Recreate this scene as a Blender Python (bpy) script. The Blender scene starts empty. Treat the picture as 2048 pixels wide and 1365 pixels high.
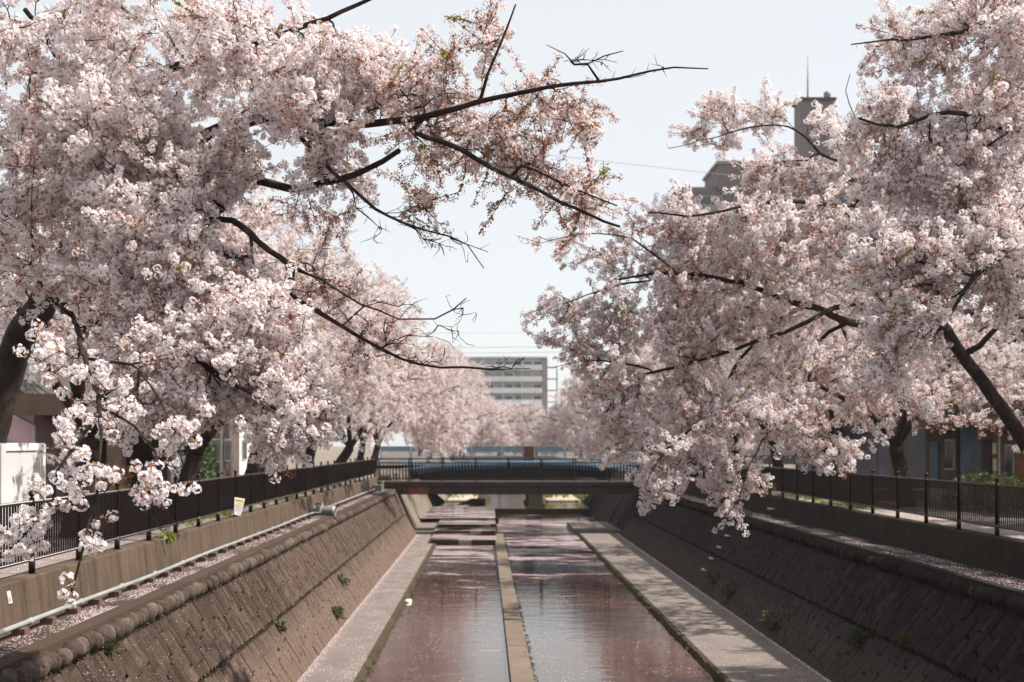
import bpy, bmesh, math, random
import numpy as np
from mathutils import Vector, Matrix, Euler, noise, kdtree
R = math.radians
S = bpy.context.scene
COL = S.collection
random.seed(7)

# ------------------------------------------------------------------ camera, sky, sun, exposure
F = 2400.0            # focal length in photo pixels (photo 2048 px wide)
EYE = 1.89            # eye above the walkway (z = 0)
VX, VY = 980.0, 890.0
def P(x, y, D):
    """point of the place seen at photo pixel x, y from the camera, D metres ahead"""
    return Vector(((x - VX) * D / F, D, EYE - (y - VY) * D / F))
cam = bpy.data.cameras.new('camera')
camo = bpy.data.objects.new('camera', cam); COL.objects.link(camo)
camo.location = (0, 0, EYE); camo.rotation_euler = (R(90), 0, 0)
cam.sensor_width = 36; cam.lens = 36 * F / 2048
cam.shift_x = (1024 - VX) / 2048; cam.shift_y = (VY - 682.5) / 2048
cam.clip_start = 0.3; cam.clip_end = 5000
cam.dof.use_dof = True; cam.dof.focus_distance = 13.5; cam.dof.aperture_fstop = 1.7
S.camera = camo

SUN_EL, SUN_AZ = 51.0, 92.0          # azimuth clockwise from straight ahead (+Y)
w = bpy.data.worlds.new('World'); S.world = w; w.use_nodes = True
nt = w.node_tree
for n in list(nt.nodes): nt.nodes.remove(n)
sky = nt.nodes.new('ShaderNodeTexSky'); sky.sky_type = 'NISHITA'; sky.sun_disc = False
sky.sun_elevation = R(SUN_EL); sky.sun_rotation = R(SUN_AZ)
sky.air_density = 1.0; sky.dust_density = 1.0; sky.ozone_density = 1.5; sky.altitude = 0
bg = nt.nodes.new('ShaderNodeBackground'); bg.inputs[1].default_value = 0.12
wo = nt.nodes.new('ShaderNodeOutputWorld')
veil = nt.nodes.new('ShaderNodeMix'); veil.data_type = 'RGBA'          # thin even veil of high cloud over the whole dome
veil.inputs[0].default_value = 0.84; veil.inputs[7].default_value = (4.45, 4.50, 4.46, 1)
nt.links.new(sky.outputs[0], veil.inputs[6]); nt.links.new(veil.outputs[2], bg.inputs[0]); nt.links.new(bg.outputs[0], wo.inputs[0])
sl = bpy.data.lights.new('sun', 'SUN'); sl.energy = 5.0; sl.angle = R(0.6); sl.color = (1.0, 0.935, 0.86)
so = bpy.data.objects.new('sun', sl); COL.objects.link(so)
sd = Vector((math.sin(R(SUN_AZ)) * math.cos(R(SUN_EL)), math.cos(R(SUN_AZ)) * math.cos(R(SUN_EL)), math.sin(R(SUN_EL))))
so.rotation_euler = sd.to_track_quat('Z', 'Y').to_euler()
S.view_settings.view_transform = 'Standard'; S.view_settings.look = 'None'
S.view_settings.exposure = 0.80; S.view_settings.gamma = 1.0
S.view_settings.use_curve_mapping = False
S.render.engine = 'CYCLES'
S.cycles.use_denoising = True
S.cycles.max_bounces = 14; S.cycles.diffuse_bounces = 12; S.cycles.glossy_bounces = 3; S.cycles.transmission_bounces = 12
S.cycles.sample_clamp_indirect = 6.0

# ------------------------------------------------------------------ materials
def lin(c):
    return tuple((v / 12.92 if v <= 0.04045 else ((v + 0.055) / 1.055) ** 2.4) for v in c)
class NB:
    def __init__(s, name):
        s.m = bpy.data.materials.new(name); s.m.use_nodes = True
        s.t = s.m.node_tree; s.t.nodes.clear()
        s.out = s.n('ShaderNodeOutputMaterial')
    def n(s, ty, **kw):
        x = s.t.nodes.new(ty)
        for k, v in kw.items(): setattr(x, k, v)
        return x
    def l(s, a, b): s.t.links.new(a, b)
    def coord(s, scale=(1, 1, 1), obj=False):
        if obj:
            tc = s.n('ShaderNodeTexCoord').outputs['Object']
        else:
            tc = s.n('ShaderNodeNewGeometry').outputs['Position']
        mp = s.n('ShaderNodeMapping'); mp.inputs['Scale'].default_value = scale
        s.l(tc, mp.inputs['Vector']); return mp.outputs[0]
    def noise(s, scale, detail=6, rough=0.6, vec=None, dist=0.0):
        x = s.n('ShaderNodeTexNoise'); x.inputs['Scale'].default_value = scale
        x.inputs['Detail'].default_value = detail; x.inputs['Roughness'].default_value = rough
        x.inputs['Distortion'].default_value = dist
        s.l(vec if vec else s.coord(), x.inputs['Vector']); return x.outputs['Fac']
    def ramp(s, fac, stops, const=False):
        x = s.n('ShaderNodeValToRGB'); e = x.color_ramp.elements
        if const: x.color_ramp.interpolation = 'CONSTANT'
        while len(e) < len(stops): e.new(0.5)
        for i, (p, c) in enumerate(stops):
            e[i].position = p; e[i].color = (c[0], c[1], c[2], 1) if not isinstance(c, (int, float)) else (c, c, c, 1)
        s.l(fac, x.inputs[0]); return x.outputs[0]
    def mix(s, fac, a, b, mode='MIX'):
        x = s.n('ShaderNodeMix', data_type='RGBA', blend_type=mode)
        for v, i in ((fac, 0), (a, 6), (b, 7)):
            if hasattr(v, 'is_linked'): s.l(v, x.inputs[i])
            elif i == 0: x.inputs[0].default_value = v
            else: x.inputs[i].default_value = (v[0], v[1], v[2], 1)
        return x.outputs[2]
    def math(s, op, a, b=0.0, clamp=False):
        x = s.n('ShaderNodeMath', operation=op); x.use_clamp = clamp
        for i, v in enumerate((a, b)):
            if hasattr(v, 'is_linked'): s.l(v, x.inputs[i])
            else: x.inputs[i].default_value = v
        return x.outputs[0]
    def objrand(s): return s.n('ShaderNodeObjectInfo').outputs['Random']
    def bsdf(s, col, rough=0.8, bump=None, bstr=0.3, bdist=0.02, spec=0.3, metal=0.0):
        p = s.n('ShaderNodeBsdfPrincipled')
        if hasattr(col, 'is_linked'): s.l(col, p.inputs['Base Color'])
        else: p.inputs['Base Color'].default_value = (col[0], col[1], col[2], 1)
        if hasattr(rough, 'is_linked'): s.l(rough, p.inputs['Roughness'])
        else: p.inputs['Roughness'].default_value = rough
        p.inputs['Specular IOR Level'].default_value = spec; p.inputs['Metallic'].default_value = metal
        if bump is not None:
            b = s.n('ShaderNodeBump'); b.inputs['Strength'].default_value = bstr; b.inputs['Distance'].default_value = bdist
            s.l(bump, b.inputs['Height']); s.l(b.outputs[0], p.inputs['Normal'])
        return p
    def done(s, sh):
        s.l(sh.outputs[0] if hasattr(sh, 'outputs') else sh, s.out.inputs['Surface']); return s.m

def simple(name, c, rough=0.6, var=0.15, nscale=4.0, spec=0.4, metal=0.0, bump=0.1, fine=60.0):
    b = NB(name)
    n1 = b.noise(nscale, 5); n2 = b.noise(fine, 3)
    d = tuple(v * (1 - var * 1.4) for v in c); e = tuple(min(v * (1 + var), 0.9) for v in c)
    col = b.mix(b.ramp(n1, [(0.3, 0.0), (0.7, 1.0)]), d, e)
    return b.done(b.bsdf(col, rough, n2, bump, 0.01, spec, metal))

def m_stone(name, dark, mid, pale, zband, petal=0.0):
    b = NB(name)
    r = b.objrand()
    base = b.ramp(r, [(0.0, dark), (0.45, mid), (0.8, tuple((a + c) / 2 for a, c in zip(mid, pale))), (1.0, pale)])
    n = b.noise(3.5, 8, 0.65); f = b.noise(28, 5, 0.7)
    col = b.mix(b.ramp(n, [(0.32, 0.0), (0.68, 1.0)]), tuple(v * 0.55 for v in mid), base)
    col = b.mix(b.math('MULTIPLY', b.ramp(f, [(0.4, 0.0), (0.7, 1.0)]), 0.4), col, tuple(v * 1.35 for v in pale))
    # streaks that run down the face
    st = b.noise(1.0, 5, 0.6, b.coord((1.2, 3.2, 0.35)))
    col = b.mix(b.math('MULTIPLY', b.ramp(st, [(0.5, 0.0), (0.72, 1.0)]), 0.55), col, tuple(v * 0.4 for v in dark))
    # pale silt left by high water below the joint
    z = b.n('ShaderNodeSeparateXYZ'); b.l(b.n('ShaderNodeNewGeometry').outputs['Position'], z.inputs[0])
    zz = b.math('ADD', z.outputs[2], b.math('MULTIPLY', b.math('SUBTRACT', b.noise(0.7, 5), 0.5), 0.9))
    mr = b.n('ShaderNodeMapRange'); mr.inputs[1].default_value = zband + 0.15; mr.inputs[2].default_value = zband - 0.55
    b.l(zz, mr.inputs[0])
    col = b.mix(b.math('MULTIPLY', mr.outputs[0], 0.75), col, b.mix(f, tuple(v * 1.2 for v in mid), tuple(min(v * 1.9, .5) for v in pale)))
    h = b.math('ADD', b.math('MULTIPLY', f, 0.6), b.noise(90, 3))
    return b.done(b.bsdf(col, 0.95, h, 0.55, 0.02, 0.08))

def m_concrete(name, c, dark=0.45, streak=0.6, bump=0.4, moss=0.0):
    b = NB(name)
    n = b.noise(0.9, 8, 0.65); f = b.noise(35, 5, 0.7); g = b.noise(160, 2)
    col = b.mix(b.ramp(n, [(0.3, 0.0), (0.7, 1.0)]), tuple(v * 0.7 for v in c), tuple(v * 1.12 for v in c))
    st = b.noise(1.0, 6, 0.65, b.coord((2.0, 3.0, 0.22)))
    col = b.mix(b.math('MULTIPLY', b.ramp(st, [(0.46, 0.0), (0.66, 1.0)]), streak), col, tuple(v * dark for v in c))
    col = b.mix(b.math('MULTIPLY', b.ramp(f, [(0.42, 0.0), (0.66, 1.0)]), 0.4), col, tuple(v * 1.45 for v in c))
    col = b.mix(b.math('MULTIPLY', b.ramp(g, [(0.55, 0.0), (0.7, 1.0)]), 0.35), col, tuple(v * 0.4 for v in c))
    if moss:
        mo = b.noise(1.7, 6, 0.7)
        col = b.mix(b.math('MULTIPLY', b.ramp(mo, [(0.52, 0.0), (0.7, 1.0)]), moss), col, (0.06, 0.065, 0.02))
    return b.done(b.bsdf(col, 0.92, b.math('ADD', f, b.math('MULTIPLY', g, 0.5)), bump, 0.015, 0.1))

def m_petal(name, tip, base, pinkvar):
    b = NB(name)
    r = b.objrand()
    n = b.noise(1.1, 3)
    k = b.math('ADD', b.math('MULTIPLY', r, 0.6), b.math('MULTIPLY', n, 0.5), True)
    col = b.mix(k, tip, pinkvar)
    p = b.bsdf(col, 0.6, spec=0.2)
    t = b.n('ShaderNodeBsdfTranslucent'); b.l(col, t.inputs['Color'])
    mx = b.n('ShaderNodeMixShader'); mx.inputs[0].default_value = 0.45
    b.l(p.outputs[0], mx.inputs[1]); b.l(t.outputs[0], mx.inputs[2])
    return b.done(mx)

def m_leaf(name, c1, c2, tr=0.35):
    b = NB(name)
    col = b.mix(b.objrand(), c1, c2)
    p = b.bsdf(col, 0.5, spec=0.3)
    t = b.n('ShaderNodeBsdfTranslucent'); b.l(col, t.inputs['Color'])
    mx = b.n('ShaderNodeMixShader'); mx.inputs[0].default_value = tr
    b.l(p.outputs[0], mx.inputs[1]); b.l(t.outputs[0], mx.inputs[2])
    return b.done(mx)

def m_bark():
    b = NB('bark')
    n = b.noise(6, 7, 0.7, b.coord((1, 1, 0.4))); f = b.noise(40, 5, 0.7)
    col = b.mix(b.ramp(n, [(0.35, 0.0), (0.7, 1.0)]), (0.012, 0.008, 0.007), (0.055, 0.038, 0.030))
    li = b.noise(2.3, 6, 0.7)
    col = b.mix(b.math('MULTIPLY', b.ramp(li, [(0.56, 0.0), (0.68, 1.0)]), 0.5), col, (0.10, 0.095, 0.075))
    return b.done(b.bsdf(col, 0.9, b.math('ADD', n, f), 0.8, 0.03, 0.2))

def m_water():
    b = NB('canal_water')
    pos = b.coord((1, 0.55, 1))
    n1 = b.noise(1.6, 2.5, 0.5, b.coord((0.55, 1.7, 1))); n2 = b.noise(8, 4, 0.6, b.coord((0.6, 1.8, 1)))
    h = b.math('ADD', n1, b.math('MULTIPLY', n2, 0.15))
    bed = b.mix(b.noise(0.8, 6), (0.016, 0.006, 0.003), (0.070, 0.027, 0.010))
    wat = b.bsdf(bed, 0.015, h, 0.17, 0.05, 0.5); wat.inputs['IOR'].default_value = 1.62
    # floating petals: specks everywhere, a close film where the weirs hold them back (between 50 and 90 m)
    vo = b.n('ShaderNodeTexVoronoi'); vo.inputs['Scale'].default_value = 22; b.l(b.coord(), vo.inputs['Vector'])
    speck = b.ramp(vo.outputs['Distance'], [(0.16, 1.0), (0.26, 0.0)])
    drift = b.noise(0.55, 9, 0.72, b.coord((0.55, 1.5, 1)), 0.25)
    sep = b.n('ShaderNodeSeparateXYZ'); b.l(b.n('ShaderNodeNewGeometry').outputs['Position'], sep.inputs[0])
    mr = b.n('ShaderNodeMapRange'); mr.inputs[1].default_value = 30; mr.inputs[2].default_value = 10; mr.inputs[3].default_value = -0.13; mr.inputs[4].default_value = 0.07; b.l(b.math('ABSOLUTE', b.math('SUBTRACT', sep.outputs[1], 70.0)), mr.inputs[0])
    d2 = b.ramp(b.math('ADD', drift, mr.outputs[0]), [(0.45, 0.0), (0.60, 1.0)])
    fine = b.noise(9, 6, 0.75, b.coord((0.5, 1.3, 1)))
    dense = b.ramp(b.math('ADD', b.math('MULTIPLY', d2, 0.6), b.math('MULTIPLY', fine, 0.7)), [(0.62, 0.0), (0.92, 1.0)])
    mask = b.math('MAXIMUM', b.math('MULTIPLY', dense, 0.45), b.math('MULTIPLY', speck, b.math('ADD', b.math('MULTIPLY', d2, 0.4), 0.02)), True)
    pet = b.bsdf(b.mix(fine, (0.40, 0.31, 0.32), (0.66, 0.57, 0.58)), 0.6, spec=0.3)
    mx = b.n('ShaderNodeMixShader'); b.l(mask, mx.inputs[0]); b.l(wat.outputs[0], mx.inputs[1]); b.l(pet.outputs[0], mx.inputs[2])
    return b.done(mx)

M = {}
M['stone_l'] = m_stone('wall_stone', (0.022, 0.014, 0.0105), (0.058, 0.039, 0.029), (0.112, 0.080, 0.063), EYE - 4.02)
M['stone_r'] = m_stone('wall_stone_shaded', (0.009, 0.0065, 0.006), (0.025, 0.0185, 0.0175), (0.052, 0.040, 0.038), EYE - 4.06)  # darker copy of the left stone, right-bank shade put into the colour
M['mortar'] = m_concrete('wall_mortar', (0.030, 0.021, 0.016))
M['cap'] = m_stone('cap_boulder', (0.030, 0.020, 0.016), (0.080, 0.057, 0.046), (0.17, 0.135, 0.112), -20)
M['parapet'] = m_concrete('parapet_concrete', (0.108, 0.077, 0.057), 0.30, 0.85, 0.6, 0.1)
M['parapet_r'] = m_concrete('parapet_concrete_shaded', (0.034, 0.026, 0.023), 0.4, 0.75, 0.6, 0.25)  # shade put into the colour: darker copy of the left parapet concrete
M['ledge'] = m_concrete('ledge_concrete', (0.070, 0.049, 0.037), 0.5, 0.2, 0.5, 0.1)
M['ledge_r'] = m_concrete('ledge_concrete_shaded', (0.030, 0.023, 0.020), 0.5, 0.2, 0.5, 0.1)  # left ledge concrete again, with shade put into the colour
M['path'] = m_concrete('path_concrete', (0.175, 0.148, 0.132), 0.6, 0.2, 0.5, 0.0)
M['kerb'] = m_concrete('path_edge_moss', (0.065, 0.052, 0.032), 0.35, 0.6, 0.9, 0.3)
M['abut'] = m_concrete('abutment_concrete', (0.18, 0.148, 0.118), 0.45, 0.7, 0.4, 0.1)
M['divider'] = m_concrete('divider_concrete', (0.165, 0.130, 0.102), 0.5, 0.35, 0.5, 0.15)
M['ground'] = m_concrete('ground_earth', (0.20, 0.165, 0.135), 0.6, 0.1, 0.5, 0.35)
M['walk'] = m_concrete('walkway_paving', (0.27, 0.23, 0.21), 0.7, 0.1, 0.3)
M['fence'] = simple('fence_paint', (0.014, 0.0075, 0.0065), 0.42, 0.25, 6, 0.22)
M['rail'] = simple('rail_paint', (0.055, 0.038, 0.033), 0.35, 0.2, 6, 0.5)
M['pipe'] = simple('pale_pipe', (0.25, 0.265, 0.255), 0.4, 0.15, 2)
M['grey'] = simple('grey_plastic', (0.17, 0.17, 0.16), 0.5, 0.15, 3)
M['brown'] = simple('brown_block', (0.12, 0.065, 0.05), 0.8)
M['white'] = simple('white_paint', (0.50, 0.495, 0.485), 0.5, 0.08, 1.5)
M['offwhite'] = simple('off_white_render', (0.60, 0.585, 0.56), 0.8, 0.1, 1.0)
M['yellow'] = simple('yellow_print', (0.62, 0.47, 0.06), 0.6)
M['ink'] = simple('black_print', (0.09, 0.08, 0.08), 0.6)
M['orange_ink'] = simple('orange_print', (0.55, 0.22, 0.08), 0.6)
M['beam'] = simple('bridge_beam', (0.032, 0.020, 0.017), 0.8, 0.35, 1.2)
M['rust'] = simple('red_patch', (0.17, 0.045, 0.025), 0.8, 0.2)
M['blue'] = simple('blue_paint', (0.19, 0.28, 0.37), 0.5, 0.15, 1.0)
M['bluepipe'] = simple('blue_pipe', (0.055, 0.115, 0.175), 0.4, 0.15, 1.0)
M['girder'] = simple('dark_girder', (0.014, 0.012, 0.012), 0.85, spec=0.1)
M['brownpillar'] = simple('brown_pillar', (0.11, 0.035, 0.024), 0.7)
M['pinkwall'] = simple('pink_wall', (0.60, 0.42, 0.46), 0.85, 0.06, 1.0)
M['roof'] = simple('dark_roof', (0.055, 0.045, 0.042), 0.8, 0.3)
M['bamboo'] = simple('reed_screen', (0.20, 0.125, 0.095), 0.8, 0.3, 12)
M['greywall'] = simple('grey_wall', (0.30, 0.31, 0.33), 0.8, 0.12, 1.0)
M['darkwall'] = simple('dark_wall', (0.10, 0.075, 0.065), 0.85, 0.25, 1.5)
M['brownwall'] = simple('brown_wall', (0.17, 0.115, 0.095), 0.85, 0.2, 1.5)
M['bluewall'] = simple('blue_wall', (0.11, 0.17, 0.21), 0.8, 0.15, 1.5)
M['slate'] = simple('slate_shutter', (0.13, 0.145, 0.19), 0.6, 0.15, 1.5)
M['shelter'] = simple('shelter_brown', (0.13, 0.085, 0.065), 0.8, 0.2, 1.5)
M['taupe'] = simple('taupe_tile', (0.155, 0.13, 0.125), 0.8, 0.12, 0.5)
M['taupe2'] = simple('taupe_band', (0.23, 0.20, 0.195), 0.8, 0.12, 0.5)
M['flat_wall'] = simple('far_block_wall', (0.52, 0.50, 0.48), 0.85, 0.1, 0.3)
M['balc'] = simple('balcony_front', (0.58, 0.61, 0.63), 0.7, 0.08, 0.3)
M['glass'] = simple('window_glass', (0.05, 0.055, 0.06), 0.12, 0.2, 0.5, 0.6, bump=0.0)
M['curtain'] = simple('window_curtain', (0.46, 0.40, 0.38), 0.8)
M['wire'] = simple('wire', (0.30, 0.30, 0.31), 0.6)
M['orange'] = simple('orange_door', (0.25, 0.09, 0.04), 0.7)
M['cream'] = simple('cream_box', (0.66, 0.60, 0.44), 0.6)
M['steel'] = simple('pale_steel', (0.55, 0.57, 0.57), 0.35, 0.1, 3, 0.5, 0.3)
M['bark'] = m_bark()
M['petal'] = m_petal('blossom_petal', (0.90, 0.880, 0.882), None, (0.89, 0.828, 0.835))
M['petal_p'] = m_petal('blossom_petal_pink', (0.87, 0.80, 0.795), None, (0.84, 0.70, 0.68))
M['fallen'] = m_petal('fallen_petal', (0.84, 0.74, 0.76), None, (0.76, 0.60, 0.63))
M['calyx'] = m_leaf('calyx_red', (0.30, 0.10, 0.06), (0.44, 0.20, 0.12), 0.25)
M['heart'] = m_leaf('flower_heart', (0.36, 0.07, 0.09), (0.24, 0.035, 0.045), 0.1)
M['bronze'] = m_leaf('bronze_leaf', (0.40, 0.16, 0.065), (0.30, 0.17, 0.045), 0.4)
M['green'] = m_leaf('young_green_leaf', (0.17, 0.20, 0.03), (0.26, 0.27, 0.05), 0.45)
M['bush'] = m_leaf('bush_leaf', (0.05, 0.10, 0.03), (0.11, 0.15, 0.05), 0.3)
M['nandina'] = m_leaf('nandina_leaf', (0.20, 0.065, 0.025), (0.13, 0.11, 0.03), 0.3)
M['weed'] = m_leaf('weed_leaf', (0.032, 0.050, 0.014), (0.075, 0.085, 0.026), 0.3)
M['soil'] = simple('brown_soil', (0.06, 0.04, 0.028), 0.95, 0.3)
M['twig'] = simple('twig_bark', (0.045, 0.026, 0.021), 0.85, 0.3, 8, 0.2)
M['water'] = m_water()
M['wet'] = m_concrete('wet_dark_concrete', (0.035, 0.028, 0.022), 0.4, 0.5, 0.5, 0.2)
M['cloth'] = simple('white_plastic_bag', (0.78, 0.78, 0.78), 0.5, 0.05)

# ------------------------------------------------------------------ mesh helpers
def tag(o, label=None, cat=None, group=None, kind=None):
    if label: o['label'] = label
    if cat: o['category'] = cat
    if group: o['group'] = group
    if kind: o['kind'] = kind
    return o
def thing(name, label, cat, loc=(0, 0, 0), group=None):
    o = bpy.data.objects.new(name, None); COL.objects.link(o); o.location = loc
    o.empty_display_size = 0.2
    return tag(o, label, cat, group)
class MB:
    """collects shapes in world coordinates and links them as ONE mesh object"""
    def __init__(s): s.v = []; s.f = []; s.mi = []; s.smooth = []
    def add(s, verts, faces, mi=0, smooth=False):
        o = len(s.v); s.v.extend([tuple(v) for v in verts])
        for f in faces:
            s.f.append(tuple(i + o for i in f)); s.mi.append(mi); s.smooth.append(smooth)
        return s
    def box(s, x0, x1, y0, y1, z0, z1, mi=0):
        v = [(x0, y0, z0), (x1, y0, z0), (x1, y1, z0), (x0, y1, z0), (x0, y0, z1), (x1, y0, z1), (x1, y1, z1), (x0, y1, z1)]
        return s.add(v, [(3, 2, 1, 0), (4, 5, 6, 7), (0, 1, 5, 4), (1, 2, 6, 5), (2, 3, 7, 6), (3, 0, 4, 7)], mi)
    def tube(s, pts, rad, n=8, mi=0, smooth=True, cap=True):
        pts = [Vector(p) for p in pts]
        if not hasattr(rad, '__len__'): rad = [rad] * len(pts)
        up = None; rings = []
        for i, p in enumerate(pts):
            t = (pts[min(i + 1, len(pts) - 1)] - pts[max(i - 1, 0)])
            if t.length < 1e-9: t = Vector((0, 0, 1))
            t.normalize()
            if up is None:
                a = Vector((0, 0, 1)) if abs(t.z) < 0.9 else Vector((1, 0, 0))
                up = t.cross(a).normalized()
            else:
                up = (up - t * up.dot(t))
                up = up.normalized() if up.length > 1e-6 else t.orthogonal().normalized()
            b = t.cross(up)
            rings.append([p + (up * math.cos(6.28318 * k / n) + b * math.sin(6.28318 * k / n)) * rad[i] for k in range(n)])
        v = [q for r in rings for q in r]; f = []
        for i in range(len(rings) - 1):
            for k in range(n):
                f.append((i * n + k, i * n + (k + 1) % n, (i + 1) * n + (k + 1) % n, (i + 1) * n + k))
        if cap:
            f.append(tuple(range(n - 1, -1, -1))); f.append(tuple((len(rings) - 1) * n + k for k in range(n)))
        return s.add(v, f, mi, smooth)
    def sphere(s, c, r, mi=0, seg=10, ring=6, sc=(1, 1, 1)):
        v = [(c[0], c[1], c[2] + r * sc[2])]; f = []
        for i in range(1, ring):
            a = math.pi * i / ring
            for k in range(seg):
                b = 2 * math.pi * k / seg
                v.append((c[0] + r * sc[0] * math.sin(a) * math.cos(b), c[1] + r * sc[1] * math.sin(a) * math.sin(b), c[2] + r * sc[2] * math.cos(a)))
        v.append((c[0], c[1], c[2] - r * sc[2])); e = len(v) - 1
        for k in range(seg): f.append((0, 1 + k, 1 + (k + 1) % seg))
        for i in range(ring - 2):
            for k in range(seg):
                a = 1 + i * seg
                f.append((a + k, a + seg + k, a + seg + (k + 1) % seg, a + (k + 1) % seg))
        a = 1 + (ring - 2) * seg
        for k in range(seg): f.append((a + k, e, a + (k + 1) % seg))
        return s.add(v, f, mi, True)
    def prism(s, prof, y0, y1, mi=0):
        """profile of (x, z) pushed from y0 to y1"""
        n = len(prof)
        v = [(x, y0, z) for x, z in prof] + [(x, y1, z) for x, z in prof]
        f = [(i, (i + 1) % n, n + (i + 1) % n, n + i) for i in range(n)] + [tuple(range(n - 1, -1, -1)), tuple(range(n, 2 * n))]
        return s.add(v, f, mi)
    def build(s, name, mats, parent=None, bevel=0.0, kind=None):
        me = bpy.data.meshes.new(name)
        off = Vector((0, 0, 0))
        if parent is not None:
            p = parent
            while p is not None: off += Vector(p.location); p = p.parent
        me.from_pydata([(v[0] - off.x, v[1] - off.y, v[2] - off.z) for v in s.v], [], s.f)
        for m in (mats if isinstance(mats, (list, tuple)) else [mats]): me.materials.append(m)
        me.polygons.foreach_set('material_index', s.mi); me.polygons.foreach_set('use_smooth', s.smooth)
        bm = bmesh.new(); bm.from_mesh(me); bmesh.ops.recalc_face_normals(bm, faces=bm.faces) if len(s.f) < 30000 else None
        bm.to_mesh(me); bm.free(); me.update()
        o = bpy.data.objects.new(name, me); COL.objects.link(o)
        if parent is not None: o.parent = parent
        if bevel:
            md = o.modifiers.new('bevel', 'BEVEL'); md.width = bevel; md.segments = 2; md.limit_method = 'ANGLE'
        if kind: o['kind'] = kind
        return o
def copy_part(src, parent, loc, rot=None, scale=None):
    c = src.copy(); COL.objects.link(c); c.parent = parent; c.location = loc
    if rot is not None: c.rotation_euler = rot
    if scale is not None: c.scale = scale
    return c
def raw(name, verts, faces, mat, kind=None, parent=None, midx=None):
    """fast numpy mesh; faces all with the same corner count"""
    me = bpy.data.meshes.new(name)
    verts = np.asarray(verts, dtype=np.float32); faces = np.asarray(faces, dtype=np.int32)
    me.vertices.add(len(verts)); me.vertices.foreach_set('co', verts.ravel())
    nf, k = faces.shape
    me.loops.add(nf * k); me.loops.foreach_set('vertex_index', faces.ravel())
    me.polygons.add(nf); me.polygons.foreach_set('loop_start', np.arange(0, nf * k, k, dtype=np.int32))
    for m in (mat if isinstance(mat, (list, tuple)) else [mat]): me.materials.append(m)
    if midx is not None: me.polygons.foreach_set('material_index', np.asarray(midx, dtype=np.int32))
    me.update(calc_edges=True)
    o = bpy.data.objects.new(name, me); COL.objects.link(o)
    if parent: o.parent = parent
    if kind: o['kind'] = kind
    return o

# ------------------------------------------------------------------ the canal's cross-section (z from the walkway, eye at EYE)
def Z(h): return EYE - h
H_PATH = Z(5.18); H_WAT = Z(5.30)
LW = dict(top=(-5.60, Z(2.85)), brk=(-4.93, Z(4.02)), base=(-4.25, H_PATH))
RW = dict(top=(9.10, Z(2.85)), brk=(8.25, Z(4.06)), base=(7.49, H_PATH))
LPE, RPE = -2.87, 5.11          # canal edges of the two paths
Y0, Y1 = 9.0, 69.5              # the stone-faced reach
YF = 200.0

# ground sheet with the canal left open
g = MB()
XL, XR = -6.9, 10.62
v = [(-700, -60, -0.02), (XL, -60, -0.02), (XL, YF, -0.02), (XR, YF, -0.02), (XR, -60, -0.02), (700, -60, -0.02), (700, 1500, -0.02), (-700, 1500, -0.02), (XL, 1500, -0.02), (XR, 1500, -0.02)]
g.add(v, [(0, 1, 2, 8, 7), (4, 5, 6, 9, 3), (2, 3, 9, 8)])
tag(g.build('ground', M['ground']), kind='structure')
b = MB(); b.box(-9.9, -6.905, -20, 190, -0.25, 0.0)
tag(b.build('left_walkway', M['walk']), kind='structure')
b = MB(); b.box(10.625, 14.4, -20, 190, -0.25, 0.0)
tag(b.build('right_walkway', M['walk']), kind='structure')

# canal bed and water
b = MB(); b.box(-9.5, 13.5, -30, YF, Z(6.4), Z(5.75))
tag(b.build('canal_bed', M['soil']), kind='structure')
def sheet(name, x0, x1, y0, y1, z, n=1):
    q = MB(); q.add([(x0, y0, z), (x1, y0, z), (x1, y1, z), (x0, y1, z)], [(0, 1, 2, 3)])
    return tag(q.build(name, M['water']), kind='structure')
def divx(D): return 0.71 - 0.0047 * (D - 26)
sheet('canal_water', -3.0, 5.2, -20, 63.0, H_WAT)
sheet('canal_water_right_channel', 0.45, 9.0, 63.0, 92.0, H_WAT)
for i, (ya, yb, h) in enumerate(((63.3, 68, 5.04), (68.3, 72, 4.92), (72.3, 77, 4.82), (77.3, 92.0, 4.74))):
    sheet('canal_water_pool_%d' % (i + 1), -3.2 if i < 3 else -4.5, 0.35, ya, yb, Z(h))
sheet('canal_water_upstream', -4.2, 9.0, 92.4, YF, Z(4.96))

# paths
def path(name, x0, x1, y0, y1, z):
    q = MB(); q.box(x0, x1, y0, y1, Z(5.9), z)
    return tag(q.build(name, M['path'], bevel=0.02), kind='structure')
path('left_canal_path', -4.6, LPE - 0.06, -20, Y1, H_PATH)
path('left_canal_path_upper', -4.6, LPE - 0.2, Y1 + .01, 84, Z(5.02))
path('right_canal_path', RPE + 0.10, 7.9, -20, 70.6, H_PATH)
path('right_canal_path_upper', RPE - 0.1, 7.9, 70.61, 78.5, Z(5.04))
# mossy edges as irregular strips
def mossy_edge(name, xf, y0, y1, side, z):
    n = int((y1 - y0) / 0.22); vs = []; fs = []
    for i in range(n + 1):
        y = y0 + (y1 - y0) * i / n
        a = 0.05 * noise.noise(Vector((y * 1.7, side * 9, 0))) + 0.03 * random.uniform(-1, 1)
        t = 0.02 * random.uniform(0, 1)
        x = xf(y)
        vs += [(x, y, z + 0.012 + t), (x + side * (0.11 + a), y, z - 0.01 + t), (x + side * (0.17 + a), y, z - 0.16)]
    for i in range(n):
        o = i * 3
        fs += [(o, o + 1, o + 4, o + 3), (o + 1, o + 2, o + 5, o + 4)]
    q = MB(); q.add(vs, fs)
    return tag(q.build(name, M['kerb']), kind='structure')
mossy_edge('left_path_edge', lambda y: LPE - 0.10, 8, 69.4, 1, H_PATH)
mossy_edge('right_path_edge', lambda y: RPE + 0.16, 8, 70.4, -1, H_PATH)

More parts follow.
